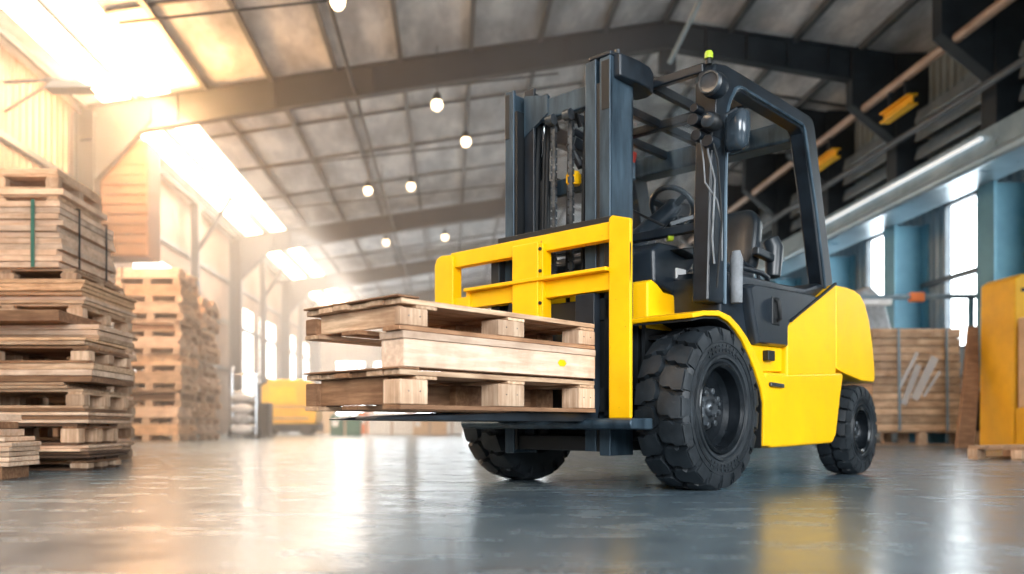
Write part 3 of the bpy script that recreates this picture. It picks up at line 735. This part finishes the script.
# blue columns under the girder, dark above
for Y in (4.8, 7.9, 11.0, 14.1, 17.2, 20.3, 23.4, 26.5, 29.6, 36., 42.):
    c = mb().box(8.80, 8.84, Y-.22, Y+.22, 0, 4.3).box(9.44, 9.48, Y-.22, Y+.22, 0, 4.3).box(8.84, 9.44, Y-.02, Y+.02, 0, 4.3)
    trim(c, 'bluecol')
    u_ = mb().box(8.85, 9.48, Y-.20, Y+.20, 4.78, rz_(XR)-.05).prism([(8.85, 6.0), (8.0, 6.7), (8.0, rz_(8.0)-.15), (8.85, rz_(8.85)-.15)], Y-.14, Y+.14)
    trim(u_, 'frame')
gd = mb().box(8.1, 8.86, Y0, Y1, 4.28, 4.36).box(8.1, 8.16, Y0, Y1, 4.36, 4.80).box(8.1, 8.86, Y0, Y1, 4.74, 4.80)
trim(gd, 'duct', None, .01)
trim(mb().tube([(8.02, Y0, 4.30), (8.02, Y1, 4.30)], .09, 12), 'duct')
# girt rails on the wall
for z in (1.2, 3.1): trim(mb().box(XR-.08, XR-.001, Y0, Y1, z-.05, z+.05), 'purlin')
# louvre banks between upper columns
yy_ = [4.8, 7.9, 11.0, 14.1, 17.2, 20.3, 23.4, 26.5, 29.6]
for a, c in zip(yy_, yy_[1:]):
    lv = tag(bpy.data.objects.new('louvre_bank', None), 'grey slatted louvre bank high on the right wall between dark columns', 'louvre', 'louvre banks on the right wall')
    C.objects.link(lv); lv.location = (9.35, (a+c)/2, 4.81)
    L = (c-a)/2-.26
    for q in range(5):
        mb().prism([(.149, .1+q*.36), (-.16, .0+q*.36), (-.18, .03+q*.36), (-.12, .26+q*.36), (.149, .33+q*.36)], -L, L).build('slat', 'louvre', lv)
tag(mb().tube([(8.25, Y0, 6.62), (8.25, 46, 6.62)], .085, 12).build('overhead_pipe', 'pipe'), 'long tan pipe running under the right eave of the roof', 'pipe')
tag(mb().tube([(8.55, Y0, 5.75), (8.55, 46, 5.75)], .06, 10).build('overhead_pipe', 'purlin'), 'thin grey pipe below the tan pipe on the right wall', 'pipe')
tag(mb().tube([(8.05, 13.0, 4.66), (8.05, 19.0, 4.66)], .035, 10).build('girder_tube', emis('tube_glow', (.85, .95, 1), .6)), 'lit tube lamp fixed along the pale blue girder', 'lamp')
for (Ya, Yb, lab) in ((15.2, 16.2, 'short yellow hoist beam under the right eave, nearer of two'), (18.2, 19.4, 'short yellow hoist beam under the right eave, farther of two')):
    t = thing('hoist_beam', lab, 'beam', (8.2, (Ya+Yb)/2, 6.0), 0, 'yellow hoist beams')
    hl = (Yb-Ya)/2
    mb().box(-.09, .09, -hl, hl, 0, .03).box(-.012, .012, -hl, hl, .03, .17).box(-.09, .09, -hl, hl, .17, .20).build('beam_body', 'yellow_dull', t)
    mb().box(-.03, .03, -.3, -.25, .20, .5).box(-.03, .03, .25, .3, .20, .5).build('beam_hanger', 'frame', t)

# ---- left wall (with upper glazing dropped, plain cladding) and far wall
struct(mb().box(XL-.2, XL, Y0, Y1, 0, rz_(XL)).build('wall_left', 'sideL'))
for z in (2.2, 3.8, 5.2): trim(mb().box(XL+.001, XL+.1, Y0, Y1, z-.06, z+.06), 'purlin')
for i, (a, c) in enumerate(((6.0, 8.6), (9.6, 12.2), (20.6, 23.6), (30.2, 33), (34.2, 37.2), (39.2, 42), (43.2, 46))):
    wi += 1
    struct(mb().box(XL+.001, XL+.02, a, c, 1.3, 4.6).build('window_%d' % wi, 'wincool'))
fw = mb(); x = XL
ops = [(-6.6, -5.0), (-4.4, -2.6), (-1.9, 1.4), (3.0, 5.5)]
for a, c in ops:
    fw.box(x, a, Y1, Y1+.2, 0, 8.7); fw.box(a, c, Y1, Y1+.2, 4.0, 8.7); fw.box(a, c, Y1, Y1+.2, 0, .9); x = c
fw.box(x, XR, Y1, Y1+.2, 0, 8.7)
struct(fw.build('wall_back', 'sideB'))
for a, c in ops:
    wi += 1
    w = struct(mb().box(a, c, Y1+.1, Y1+.12, .9, 4.0).build('window_%d' % wi, 'winblue'))
    mm = mb()
    for q in range(1, 4): mm.box(a+(c-a)*q/4-.03, a+(c-a)*q/4+.03, Y1+.03, Y1+.09, .9, 4.0)
    mm.build('window_frame', 'louvre', w)

t = thing('ventilation_unit', 'big brown ventilation box hanging beside the left column in the glow', 'vent', (-6.75, 17.75, 3.75))
mb().box(-.62, .62, -.35, .45, 0, 2.35).build('unit_casing', 'ventbrown', t, .03)
gr = mb()
for q in range(9): gr.box(-.5, .58, -.37, -.35, .25+q*.2, .33+q*.2)
gr.build('intake_grille', 'ventbrown', t)
mb().box(-.3, .3, -.1, .3, 2.35, 2.6).build('duct_collar', 'ventbrown', t)
t = thing('bracket_lamp', 'small lamp bracket sticking out high on the left wall', 'bracket', (XL+.02, 14.6, 6.15))
mb().tube([(0, 0, 0), (.9, 0, .05), (1.6, .3, .0)], .03, 8).tube([(0, 0, -.5), (.9, 0, .05)], .025, 8).build('bracket_arm', 'frame', t)
mb().prism([(.7, -.12), (1.5, -.12), (1.35, .0), (.85, .0)], -.1, .25).build('lamp_hood', 'purlin', t, .01)

# ---- pendant lamps
def at(px, py, Y): return ((px-HX)/F*Y, Y, CAMH+(HY-py)/F*Y)
def pendant(p, lab):
    x, y, z = p
    t = thing('pendant_lamp', lab, 'lamp', (x, y, z), 0, 'bulb lamps hanging from the roof')
    top = rz_(x)-z
    mb().tube([(0, 0, .14), (0, 0, top)], .012, 6).build('cord', 'frame', t)
    mb().tube([(0, 0, .06), (0, 0, .16), (0, 0, .22)], [.10, .08, .04], 14).build('lamp_holder', 'frame', t)
    mb().lathe([(.001, -.13), (.06, -.12), (.105, -.06), (.115, 0), (.09, .06), (.05, .08), (.001, .08)], (0, 0, 0), 'z', 18, False).build('bulb', 'lampglow', t, smooth=70)
for px, py, Y, lab in ((437, 104, 17.0, 'large glowing bulb hanging just left of the mast top'), (466, 141, 19.6, 'small bulb lamp hanging right of and below the large one'),
                       (368, 190, 22.4, 'left lamp of the middle pair above the pallets'), (411, 186, 23.2, 'right lamp of the middle pair above the pallets'),
                       (386, 242, 29.6, 'small lamp in the far row, left one'), (445, 237, 30.2, 'small lamp in the far row, right one beside the mast'),
                       (338, 1, 12.9, 'bulb lamp cut by the top edge of the picture')):
    pendant(at(px, py, Y), lab)
M['card'] = paint('cardboard', (.50, .34, .20), (.62, .44, .28), .8, 0, 4.)
M['greenp'] = paint('green_plastic', (.03, .13, .10), (.06, .2, .15), .4, 0, 3.)
# ================================================================ TIMBER STACKS, LEFT
ordn = ['bottom', 'second', 'third', 'fourth', 'fifth', 'sixth', 'seventh', 'eighth', 'ninth', 'tenth', 'eleventh', 'twelfth', 'thirteenth', 'fourteenth', 'fifteenth', 'sixteenth', 'seventeenth', 'eighteenth', 'nineteenth', 'twentieth']
def onum(i): return ordn[i] if i < 20 else ordn[i-20].replace('bottom', 'twenty-first').replace('second', 'twenty-second').replace('third', 'twenty-third') if i < 23 else 'upper'
cnt = {}
def nth(key): cnt[key] = cnt.get(key, -1)+1; return onum(cnt[key])
def sheet(x0, x1, y0, y1, z, t, mat, where, kind='wooden_board', word='board', rot=0.):
    cx, cy = (x0+x1)/2, (y0+y1)/2; hx, hy = (x1-x0)/2, (y1-y0)/2
    m = mb(); n = 5; secs = []
    ph = R_.random()*6; am = .001
    for q in range(n+1):
        x = -hx+2*hx*q/n; dz = am*math.sin(ph+q)
        secs.append([(x, -hy, dz), (x, hy, dz), (x, hy, t-.0008+dz), (x, -hy, t-.0008+dz)])
    o = m.loft(secs).build(kind, mat, None, min(.003, t*.15), 1)
    o.location = (cx, cy, z+am); o.rotation_euler = (0, 0, rot)
    g = 'boards in the %s' % where
    tag(o, '%s %s in the %s, counting boards from below' % (nth(where+word), word, where), 'board', g)
    return z+t+2*am
def stack_pallet(cx, cy, z, L, Wd, where, woods=('woodx', 'woody', 'block'), nb=5, tall=.12, rz=0.):
    p = pallet('wooden_pallet', '%s wooden pallet in the %s, counting pallets from below' % (nth(where+'p'), where), (cx, cy, z), rz, L, Wd, woods, nb, 'pallets in the %s' % where, tall)
    return z+tall+.002
# nearest tall stack, front face at Y=5.9
WA = 'near left stack'  # darker brown woods here put the shade on its front into the colour
xa, xb, ya, yb = -3.9, -2.53, 5.90, 6.62
dk = ('shadeply', 'browny', 'block')
lt_ = ('woodx', 'woody', 'block')
z = 0
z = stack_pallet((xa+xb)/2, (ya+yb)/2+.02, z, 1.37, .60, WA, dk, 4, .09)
for i in range(4): z = sheet(xa+jit(.03), xb+.03+jit(.03), ya+jit(.02), yb+.02+jit(.05), z, .020, 'shadeply' if i < 2 else 'plyw', WA, rot=jit(.02))
z = stack_pallet((xa+xb)/2-.02, (ya+yb)/2, z, 1.34, .70, WA, ('shadeply', 'browny', 'block'), 4, .15)
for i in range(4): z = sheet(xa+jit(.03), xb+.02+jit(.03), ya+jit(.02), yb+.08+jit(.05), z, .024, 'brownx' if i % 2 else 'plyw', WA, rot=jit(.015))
z = stack_pallet((xa+xb)/2, (ya+yb)/2+.05, z, 1.38, .82, WA, ('woodx', 'woody', 'block'), 5, .13)
for i in range(2): z = sheet(xa+jit(.03), xb-.10+jit(.03), ya+jit(.02), yb+.02, z, .022, 'woodx', WA, rot=jit(.01))
for i in range(3): z = sheet(xa+jit(.02), xb+.06+jit(.02), ya+.01+jit(.01), yb+.08+jit(.03), z, .042, ('brownx', 'palex', 'woodx')[i], WA, rot=jit(.01))
z = stack_pallet((xa+xb)/2+.03, (ya+yb)/2+.04, z, 1.38, .78, WA, ('brownx', 'browny', 'block'), 4, .12)
z = sheet(xa, xb+.02, ya-.03, yb+.02, z, .028, 'woodx', WA, rot=.012)
z = sheet(xa, xb+.04, ya-.02, yb+.02, z, .020, 'ply', WA, rot=-.01)
for i in range(3): z = sheet(xa+jit(.02), xb+.04+jit(.015), ya+.18+jit(.02), yb+.12+jit(.02), z, .036, 'woodx' if i < 1 else 'plyw', WA, rot=jit(.012))
z = sheet(xa, xb-.16, ya, yb, z, .075, 'brownx', WA)
print('near stack top', z)

# second tall stack right behind: pallets below, strapped lumber bundle on top
WB = 'second left stack'
xa, xb, ya, yb = -4.2, -2.98, 6.98, 8.1
z = 0
while z < 1.20:
    z = stack_pallet((xa+xb)/2+jit(.02), (ya+yb)/2+jit(.02), z, 1.2, 1.1, WB, lt_, 6, .13)
    for i in range(2): z = sheet(xa+jit(.02), xb+jit(.04), ya+jit(.02), yb+jit(.03), z, .03, 'plyw' if i else 'woodx', WB, rot=jit(.01))
for i in range(4): z = sheet(xa, xb+.02+jit(.03), ya-.04+jit(.02), yb-.02+jit(.02), z, .03, 'ply', WB, rot=jit(.008))
z = stack_pallet((xa+xb)/2-.05, (ya+yb)/2, z, 1.15, 1.05, WB, lt_, 5, .10)
bz = z
for i in range(11):
    z = sheet(xa, xb-.20+jit(.03), ya+jit(.015), yb+jit(.02), z, .047, 'plyw' if i % 3 else 'palex', WB+' top bundle', rot=jit(.006))
print('second stack top', z)
for yy in (ya+.30, yb-.25):
    s_ = tag(mb().box(xb-.166, xb-.160, yy-.012, yy+.012, bz, z+.01).box(xa, xb-.160, yy-.012, yy+.012, z+.005, z+.010).build('packing_strap', 'matte'),
             'dark packing strap around the top bundle of the second left stack, %s one' % ('nearer' if yy < 7.5 else 'farther'), 'strap')
s_ = tag(mb().box(xb-.42, xb-.39, ya-.025, ya-.019, bz, z+.01).build('packing_strap', 'greenp'), 'greenish strap down the front of the top bundle on the second left stack', 'strap')
# third stack farther, only its top shows
WC = 'third left stack'
xa, xb, ya, yb = -5.15, -3.95, 8.7, 9.8
z = 0
for q in range(14):
    z = stack_pallet((xa+xb)/2+jit(.03), (ya+yb)/2+jit(.03), z, 1.2, 1.1, WC, lt_, 5, .145)
    z = sheet(xa, xb+jit(.04), ya+jit(.02), yb+jit(.02), z, .06, 'woodx' if q % 2 else 'plyw', WC)
    if z > 2.95: break
# low stack at the left frame edge
WD = 'low stack at the left edge'
xa, xb, ya, yb = -3.3, -2.58, 4.98, 5.30
z = 0
z = sheet(xa, xb-.02, ya, yb, z, .075, 'brownx', WD)
for i in range(6): z = sheet(xa, xb+.02+jit(.02), ya+jit(.01), yb+.03+jit(.02), z, .027, 'plyw', WD, rot=jit(.02))
for i in range(3): z = sheet(xa, xb-.07+jit(.02), ya+.04, yb+.03+jit(.02), z+.002, .042, 'plyw' if i != 1 else 'brownx', WD, rot=jit(.03))

# far pallet stack with boards (two columns deep)
def far_stack(x0, x1, y0, y1, n, where, step=.335, seed=1):
    z = 0; rr = random.Random(seed)
    proto = None
    for i in range(n):
        cx = (x0+x1)/2+rr.uniform(-.05, .05); cy = (y0+y1)/2+rr.uniform(-.04, .04)
        if proto is None:
            p = proto = pallet('wooden_pallet', '', (cx, cy, z), 0, x1-x0, y1-y0, lt_, 5, None, .14, fine=False)
        else:
            p = copy_tree(proto); p.location = (cx, cy, z)
        p.rotation_euler.z = rr.uniform(-.02, .02)
        p['label'] = '%s wooden pallet in the %s, counting pallets from below' % (ordn[i], where); p['category'] = 'pallet'; p['group'] = 'pallets in the %s' % where
        z += .142
        kind = i % 4
        if kind == 2:
            h = step-.142
            t = thing('lumber_crate', '%s open crate load in the %s, counting loads from below' % (ordn[i], where), 'crate', (cx, cy, z), 0, 'loads in the %s' % where)
            hx, hy = (x1-x0)/2-.04, (y1-y0)/2-.04
            for sx in (-1, 1):
                for sy in (-1, 1): mb().box(*sorted((sx*hx, sx*(hx-.09))), *sorted((sy*hy, sy*(hy-.09))), 0, h-.002).build('corner_post', 'block', t)
            mb().box(-hx, hx, -hy, hy, h-.06, h-.003).build('top_frame', 'woodx', t)
            mb().box(-hx+.1, hx-.1, -hy+.1, hy-.1, 0, h*.6).build('crate_load', 'brownx', t)
        else:
            h = step-.142; t = thing('lumber_bundle', '%s bundle of boards in the %s, counting loads from below' % (ordn[i], where), 'boards', (cx, cy, z), 0, 'loads in the %s' % where)
            nl = 3; m_ = mb()
            for q in range(nl):
                for w in range(4):
                    e = rr.uniform(-.05, .05); ww = (y1-y0)/4
                    m_.box(-(x1-x0)/2+.03+e, (x1-x0)/2-.03+e, -(y1-y0)/2+ww*w+.008, -(y1-y0)/2+ww*(w+1)-.008, q*h/nl+.001, (q+1)*h/nl-.006)
            m_.build('boards', ('woodx', 'palex', 'plyw', 'ply')[(i*7+seed) % 4], t)
            mb().box(-.5, -.47, -(y1-y0)/2-.005, (y1-y0)/2+.005, h-.004, h-.001).box(-.5, -.47, -(y1-y0)/2-.006, -(y1-y0)/2-.002, 0, h).build('strap', 'matte', t)
        z += h
    return z
far_stack(-6.45, -5.2, 16.5, 17.7, 10, 'far pallet stack, front column', seed=3)
far_stack(-6.40, -5.17, 18.0, 19.2, 9, 'far pallet stack, rear column', seed=5)
far_stack(-7.0, -5.75, 13.0, 14.2, 7, 'far pallet stack, left column', seed=8)

# ================================================================ BACKGROUND MACHINES AND CRATES
# hand truck with sacks near px 240
t = thing('sack_trolley', 'grey two-wheeled trolley loaded with pale sacks beside the far pallet stack', 'trolley', (-4.85, 20.2, 0))
fr = mb()
for sx in (-.28, .28): fr.tube([(sx, 0, .1), (sx, .0, 1.55), (sx, .18, 1.7)], .025, 8)
for zz in (.3, .7, 1.1, 1.5): fr.tube([(-.28, 0, zz), (.28, 0, zz)], .02, 8)
fr.build('trolley_frame', 'chrome', t)
mb().box(-.3, .3, -.35, .0, .05, .08).build('toe_plate', 'bolt', t, .005)
for sx in (-.34, .34): mb().lathe([(.001, -.03), (.12, -.03), (.14, 0), (.12, .03), (.001, .03)], (sx, .08, .14), 'x', 20, False).build('trolley_wheel', 'rubber', t)
for i in range(4):
    zz = .10+.24*i; secs = []
    for yv, kk in ((-.36, .5), (-.33, .85), (-.25, 1), (-.10, 1), (-.04, .8)):
        secs.append([(.25*kk*math.cos(a)*(1.0), yv+.01*i, zz+.12+.12*kk*math.sin(a)) for a in [2*math.pi*q/14 for q in range(14)]])
    o = mb().loft(secs).build('cement_sack', 'greyfab' if i % 2 else 'whitep', None, smooth=60); o.location = (-4.85, 20.2, 0.0)
    tag(o, '%s pale sack on the trolley by the far pallet stack, counting from below' % ordn[i], 'sack', 'sacks on the trolley')
# dark pump unit left of it
t = thing('floor_pump', 'dark machine unit on the floor between far pallet stack and trolley', 'machine', (-5.0, 22.5, 0))
mb().box(-.35, .3, -.3, .3, .08, .9).build('pump_body', 'frame', t, .03); mb().tube([(0, 0, .9), (0, 0, 1.35), (.2, 0, 1.5)], .06, 10).build('pump_pipe', 'bolt', t)
mb().box(-.4, .35, -.35, .35, 0, .08).build('pump_base', 'bolt', t, .01)
# yellow machine in the far left
t = thing('loading_machine', 'boxy yellow machine standing on the far floor left of the fork pallets', 'machine', (-5.05, 27.0, 0))
mb().prism([(-.85, .35), (-.85, 1.55), (-.65, 1.72), (.62, 1.72), (.8, 1.5), (.95, .6), (.9, .35)], -.6, .6).build('machine_body', 'yellow_dull', t, .04, 3)
mb().prism([(-.55, 1.0), (-.5, 1.5), (.3, 1.5), (.35, 1.0)], -.612, -.60).build('access_panel', 'yellow_worn', t, .004)
mb().box(-.7, .7, -.62, -.60, .50, .56).box(-.7, .7, -.62, -.6, .86, .90).build('trim_strip', 'pipe', t)
mb().box(-.95, 1.0, -.5, .5, .12, .36).build('machine_chassis', 'frame', t, .02)
for x in (-.6, .6):
    for y in (-.5, .5): mb().lathe([(.001, -.09), (.18, -.09), (.22, -.05), (.22, .05), (.18, .09), (.001, .09)], (x, y, .22), 'y', 22, False).build('machine_wheel', 'rubber', t)
# far low clutter seen under the pallets
def carton(px, py_base, w, d, h, mat, label, name='cardboard_box', cat='box', band=None):
    Y = CAMH*F/(py_base-HY); X = (px-HX)/F*Y
    t = thing(name, label, cat, (X, Y+d/2, 0), 0)
    mb().box(-w/2, w/2, -d/2, d/2, 0, h).build('box_body', mat, t, .01)
    mb().box(-w/2-.004, w/2+.004, -.04, .04, h, h+.004).box(-.04, .04, -d/2-.004, -d/2, 0, h).build('tape', band or 'pipe', t)
    mb().box(-w/2+.05, -w/2+.25, -d/2-.006, -d/2-.001, h*.45, h*.75).build('box_label', 'whitep', t)
    return t
carton(345, 435.5, .9, .6, .62, 'greenp', 'dark green crate on the far floor behind the fork tips')
carton(392, 434.4, 1.6, .8, .75, 'whitep', 'wide white carton on the far floor below the lower pallet')
carton(366, 433.8, .6, .6, .8, 'orangep', 'small orange box on the far floor below the pallet corner')
carton(430, 434.8, 1.1, .7, .6, 'card', 'brown cardboard box on the far floor under the pallet middle')
carton(322, 433.2, .9, .8, .9, 'card', 'brown box beside the far yellow machine')
carton(452, 433.6, .8, .8, 1.0, 'whitep', 'pale carton half hidden behind the forklift front wheel')

# ================================================================ RIGHT SIDE
# boarded crate with straps on a pallet
pallet('wooden_pallet', 'wooden pallet under the strapped timber crate right of the forklift', (7.50, 14.2, 0), 0, 1.80, 1.2, ('woodx', 'woody', 'block'), 6, None, .22)
t = thing('timber_crate', 'large boarded timber crate wrapped in film and held by two grey straps', 'crate', (7.42, 14.2, .223))
H = 1.60; w, d = .70, .55
mb().box(-w+.02, w-.02, -d+.02, d-.02, 0, H-.02).build('crate_core', 'matte', t)
nb = 13
for q in range(nb):
    z0 = q*H/nb
    e = jit(.012)
    mb().box(-w+e, w+e, -d+jit(.006), -d+.025, z0+.006, z0+H/nb-.006).box(-w+e, -w+.025, -d, d, z0+.006, z0+H/nb-.006).box(w-.025, w+e, -d, d, z0+.006, z0+H/nb-.006).build('crate_board', 'woodx', t, .004, 1)
mb().box(-w-.01, w+.01, -d-.01, d, H-.02, H+.03).build('crate_lid', 'woodx', t, .005)
M['strapg'] = paint('grey_strap', (.16, .22, .26), (.28, .36, .42), .4, .1, 5.)
for x in (-.29, .47):
    mb().tube([(x, -d-.012, H+.04), (x+.01, -d-.016, H*.5), (x+.02, -d-.012, .01)], .022, 6).box(x-.02, x+.02, -d, d, H+.03, H+.037).build('strap', 'strapg', t)
M['film'] = paint('film_highlight', (.8, .82, .85), (.95, .95, .95), .2, 0, 3.)
M['film'].node_tree.nodes['Principled BSDF'].inputs['Alpha'].default_value = .4
fp = mb()
for (a, c, e, f_, w_f) in ((-.22, .42, .02, 1.05, .10), (-.05, .50, .28, 1.18, .13), (-.28, .70, .0, 1.25, .06), (.10, .55, .36, .95, .05)):
    fp.bar((a, -d-.03, c), (e, -d-.03, f_), .004, w_f)
fp.build('film_highlights', 'film', t)  # slanted white strips paint the highlights on the film
# white sheet-wrapped goods seen behind the counterweight
t = thing('wrapped_goods', 'white plastic wrapped goods standing behind the counterweight and crate', 'goods', (8.0, 16.4, 0))
mb().box(-.55, .35, -.4, .4, 0, 2.1).build('goods_core', 'whitep', t, .06, 3)
mb().prism([(-.5, 2.1), (-.4, 2.75), (-.1, 2.95), (.15, 2.7), (.3, 2.1)], -.3, .3).build('goods_top', 'greyfab', t, .05, 3)
# barrier boom
t = thing('barrier_boom', 'long grey horizontal boom with a red middle clamp in front of right wall', 'barrier', (8.1, 14.9, 0))
mb().tube([(-1.6, 0, 2.53), (1.3, 0, 2.56)], .045, 10).build('boom_tube', 'strapg', t)
mb().box(-.12, .12, -.07, .07, 2.46, 2.62).build('boom_clamp', 'orangep', t, .02)
mb().box(-.95, -.45, -.055, .055, 2.40, 2.50).build('boom_sleeve', 'whitep', t, .01)
for x in (-1.5, 1.0): mb().box(x-.04, x+.04, .05, .13, 0, 2.6).build('boom_post', 'bluecol', t, .01)
# yellow cabinet / tall machine
t = thing('yellow_cabinet', 'tall yellow steel cabinet standing at the right picture edge', 'cabinet', (8.12, 11.95, 0))
mb().prism([(-.52, .02), (-.50, 2.30), (-.42, 2.36), (.9, 2.44), (.9, .02)], -.38, .38).build('cabinet_body', 'yellow_dull', t, .03, 3)
mb().box(-.17, -.14, -.395, -.38, .1, 2.3).box(.35, .38, -.395, -.38, .1, 2.3).build('cabinet_seam', 'pipe', t)
mb().box(-.42, -.28, -.39, -.38, 2.12, 2.17).build('cabinet_slot', 'matte', t)
mb().box(.1, .3, -.42, -.38, 1.05, 1.25).build('cabinet_handle', 'matte', t, .01)
t = thing('cardboard_box', 'brown cardboard box in front of the yellow cabinet at right edge', 'box', (7.78, 11.2, 0))
mb().box(-.18, .5, -.28, .28, .55, 1.75).build('box_body', 'card', t, .01); mb().box(-.2, .5, -.3, .3, .0, .55).build('box_base', 'yellow_dull', t, .01)
mb().box(-.15, .05, -.29, -.281, 1.1, 1.35).build('box_label', 'whitep', t)
o = mb().loft([[(-.35, -.03, 0), (-.10, -.03, 0), (-.10, .03, 0), (-.35, .03, 0)], [(-.08, .25, .9), (.14, .25, .9), (.14, .31, .9), (-.08, .31, .9)], [(.14, .5, 1.75), (.28, .5, 1.75), (.28, .56, 1.75), (.14, .56, 1.75)]]).build('leaning_board', 'brownx', None, .005)
o.location = (7.36, 11.9, 0); tag(o, 'long brown board leaning against the left side of yellow cabinet', 'board')
t = thing('dark_bin', 'dark waste bin right beside the strapped crate', 'bin', (8.42, 13.9, 0))
mb().tube([(0, 0, 0), (0, 0, .8)], [.16, .19], 20).build('bin_body', 'matte', t); mb().tube([(0, 0, .8), (0, 0, .86)], [.20, .19], 20).build('bin_lid', 'plastic', t)
t = thing('gas_cylinder', 'tall blue grey gas cylinder standing behind the strapped crate corner', 'cylinder', (8.35, 14.8, 0))
mb().lathe([(.001, 0), (.16, 0), (.17, .05), (.17, 1.35), (.13, 1.5), (.05, 1.58), (.04, 1.66), (.001, 1.66)], (0, 0, 0), 'z', 24, False).build('cylinder_body', 'bluecol', t); mb().tube([(0, 0, 1.66), (0, 0, 1.78)], .03, 8).box(-.08, .08, -.02, .02, 1.74, 1.77).build('cylinder_valve', 'bolt', t)
# flat pallet with yellow end on the floor, right edge
pallet('wooden_pallet', 'low wooden pallet lying on the floor at the right picture edge', (5.62, 7.95, 0), .45, 1.2, .9, ('woodx', 'woody', 'block'), 5, None, .13)
o = tag(mb().box(-.1, .1, -.02, .02, 0, .08).build('yellow_wedge', 'yellow_dull', None, .01), 'small yellow wedge in front of the low pallet at right edge', 'wedge'); o.location = (4.95, 7.0, 0)

# ================================================================ LIGHT, WORLD, CAMERA
def area(name, loc, rot, sx, sy, power, col):
    l = bpy.data.lights.new(name, 'AREA'); l.shape = 'RECTANGLE'; l.size = sx; l.size_y = sy; l.energy = power; l.color = col
    o = bpy.data.objects.new(name, l); C.objects.link(o); o.location = loc; o.rotation_euler = rot; return o
R = math.radians
area('skylight_daylight', (-5.6, 14, 6.7), (0, R(35), 0), 1.2, 26, 1600, (1., .84, .70))
area('skylight_daylight', (-4.5, 34, 6.6), (0, R(20), 0), 1.5, 20, 1500, (1., .88, .76))
front_l = area('added_front_light', (1.2, -3.5, 3.4), (R(78), 0, R(2)), 5, 4, 190, (.93, .97, 1.)); front_l.data.spread = R(75)  # unseen key lamp added behind the camera, aimed at the forklift
area('added_right_light', (8.2, -1.2, 3.2), (R(90), 0, R(62)), 4.5, 4, 680, (.93, .97, 1.))  # out-of-view lamp added to brighten the truck's near side
hm = bpy.data.materials.new('flare_glow_haze'); hm.use_nodes = True
hn = hm.node_tree; hn.nodes.remove(hn.nodes['Principled BSDF'])
vs_ = hn.nodes.new('ShaderNodeVolumeScatter'); vs_.inputs['Density'].default_value = .016; vs_.inputs['Anisotropy'].default_value = .35
vs_.inputs['Color'].default_value = (1, .97, .94, 1)
hn.links.new(vs_.outputs[0], hn.nodes['Material Output'].inputs['Volume'])
hz = mb().prism([(XL+.01, .02), (2.5, .02), (2.5, rz_(2.5)-.02), (XL+.01, rz_(XL)-.02)], 6.8, Y1-.05).build('flare_glow_haze', hm)  # scatter volume added on the left, standing in for flare glow
tag(hz, 'pale haze added in the left of the hall to carry the warm glow', 'haze'); hz['kind'] = 'stuff'
l = bpy.data.lights.new('flare_glow_lamp', 'POINT'); l.energy = 1250; l.color = (1., .50, .18); l.shadow_soft_size = .5  # warm point lamp added under the skylights, standing in for lens flare
lo = bpy.data.objects.new('flare_glow_lamp', l); C.objects.link(lo); lo.location = (-5.75, 16.2, 6.2)
w = bpy.data.worlds.new('world'); S.world = w; w.use_nodes = True
bg = w.node_tree.nodes['Background']
sky = w.node_tree.nodes.new('ShaderNodeTexSky'); sky.sky_type = 'HOSEK_WILKIE' if hasattr(sky, 'turbidity') else sky.sky_type
sky.sun_direction = (-.3, -.6, .5)
hs = w.node_tree.nodes.new('ShaderNodeHueSaturation'); hs.inputs['Saturation'].default_value = .35; w.node_tree.links.new(sky.outputs[0], hs.inputs['Color']); w.node_tree.links.new(hs.outputs[0], bg.inputs[0]); bg.inputs[1].default_value = .6

cam = bpy.data.cameras.new('camera'); co = bpy.data.objects.new('camera', cam); C.objects.link(co)
co.location = (0, 0, CAMH); co.rotation_euler = (R(90), 0, 0)
cam.sensor_width = 36; cam.lens = 36*F/1024
cam.shift_x = (512-HX)/1024; cam.shift_y = (HY-287)/1024
cam.dof.use_dof = True; cam.dof.focus_distance = 4.1; cam.dof.aperture_fstop = 1.25
cam.clip_end = 200
S.camera = co
S.view_settings.view_transform = 'Standard'; S.view_settings.look = 'None'; S.view_settings.gamma = 1; S.view_settings.use_curve_mapping = False
S.view_settings.exposure = .18
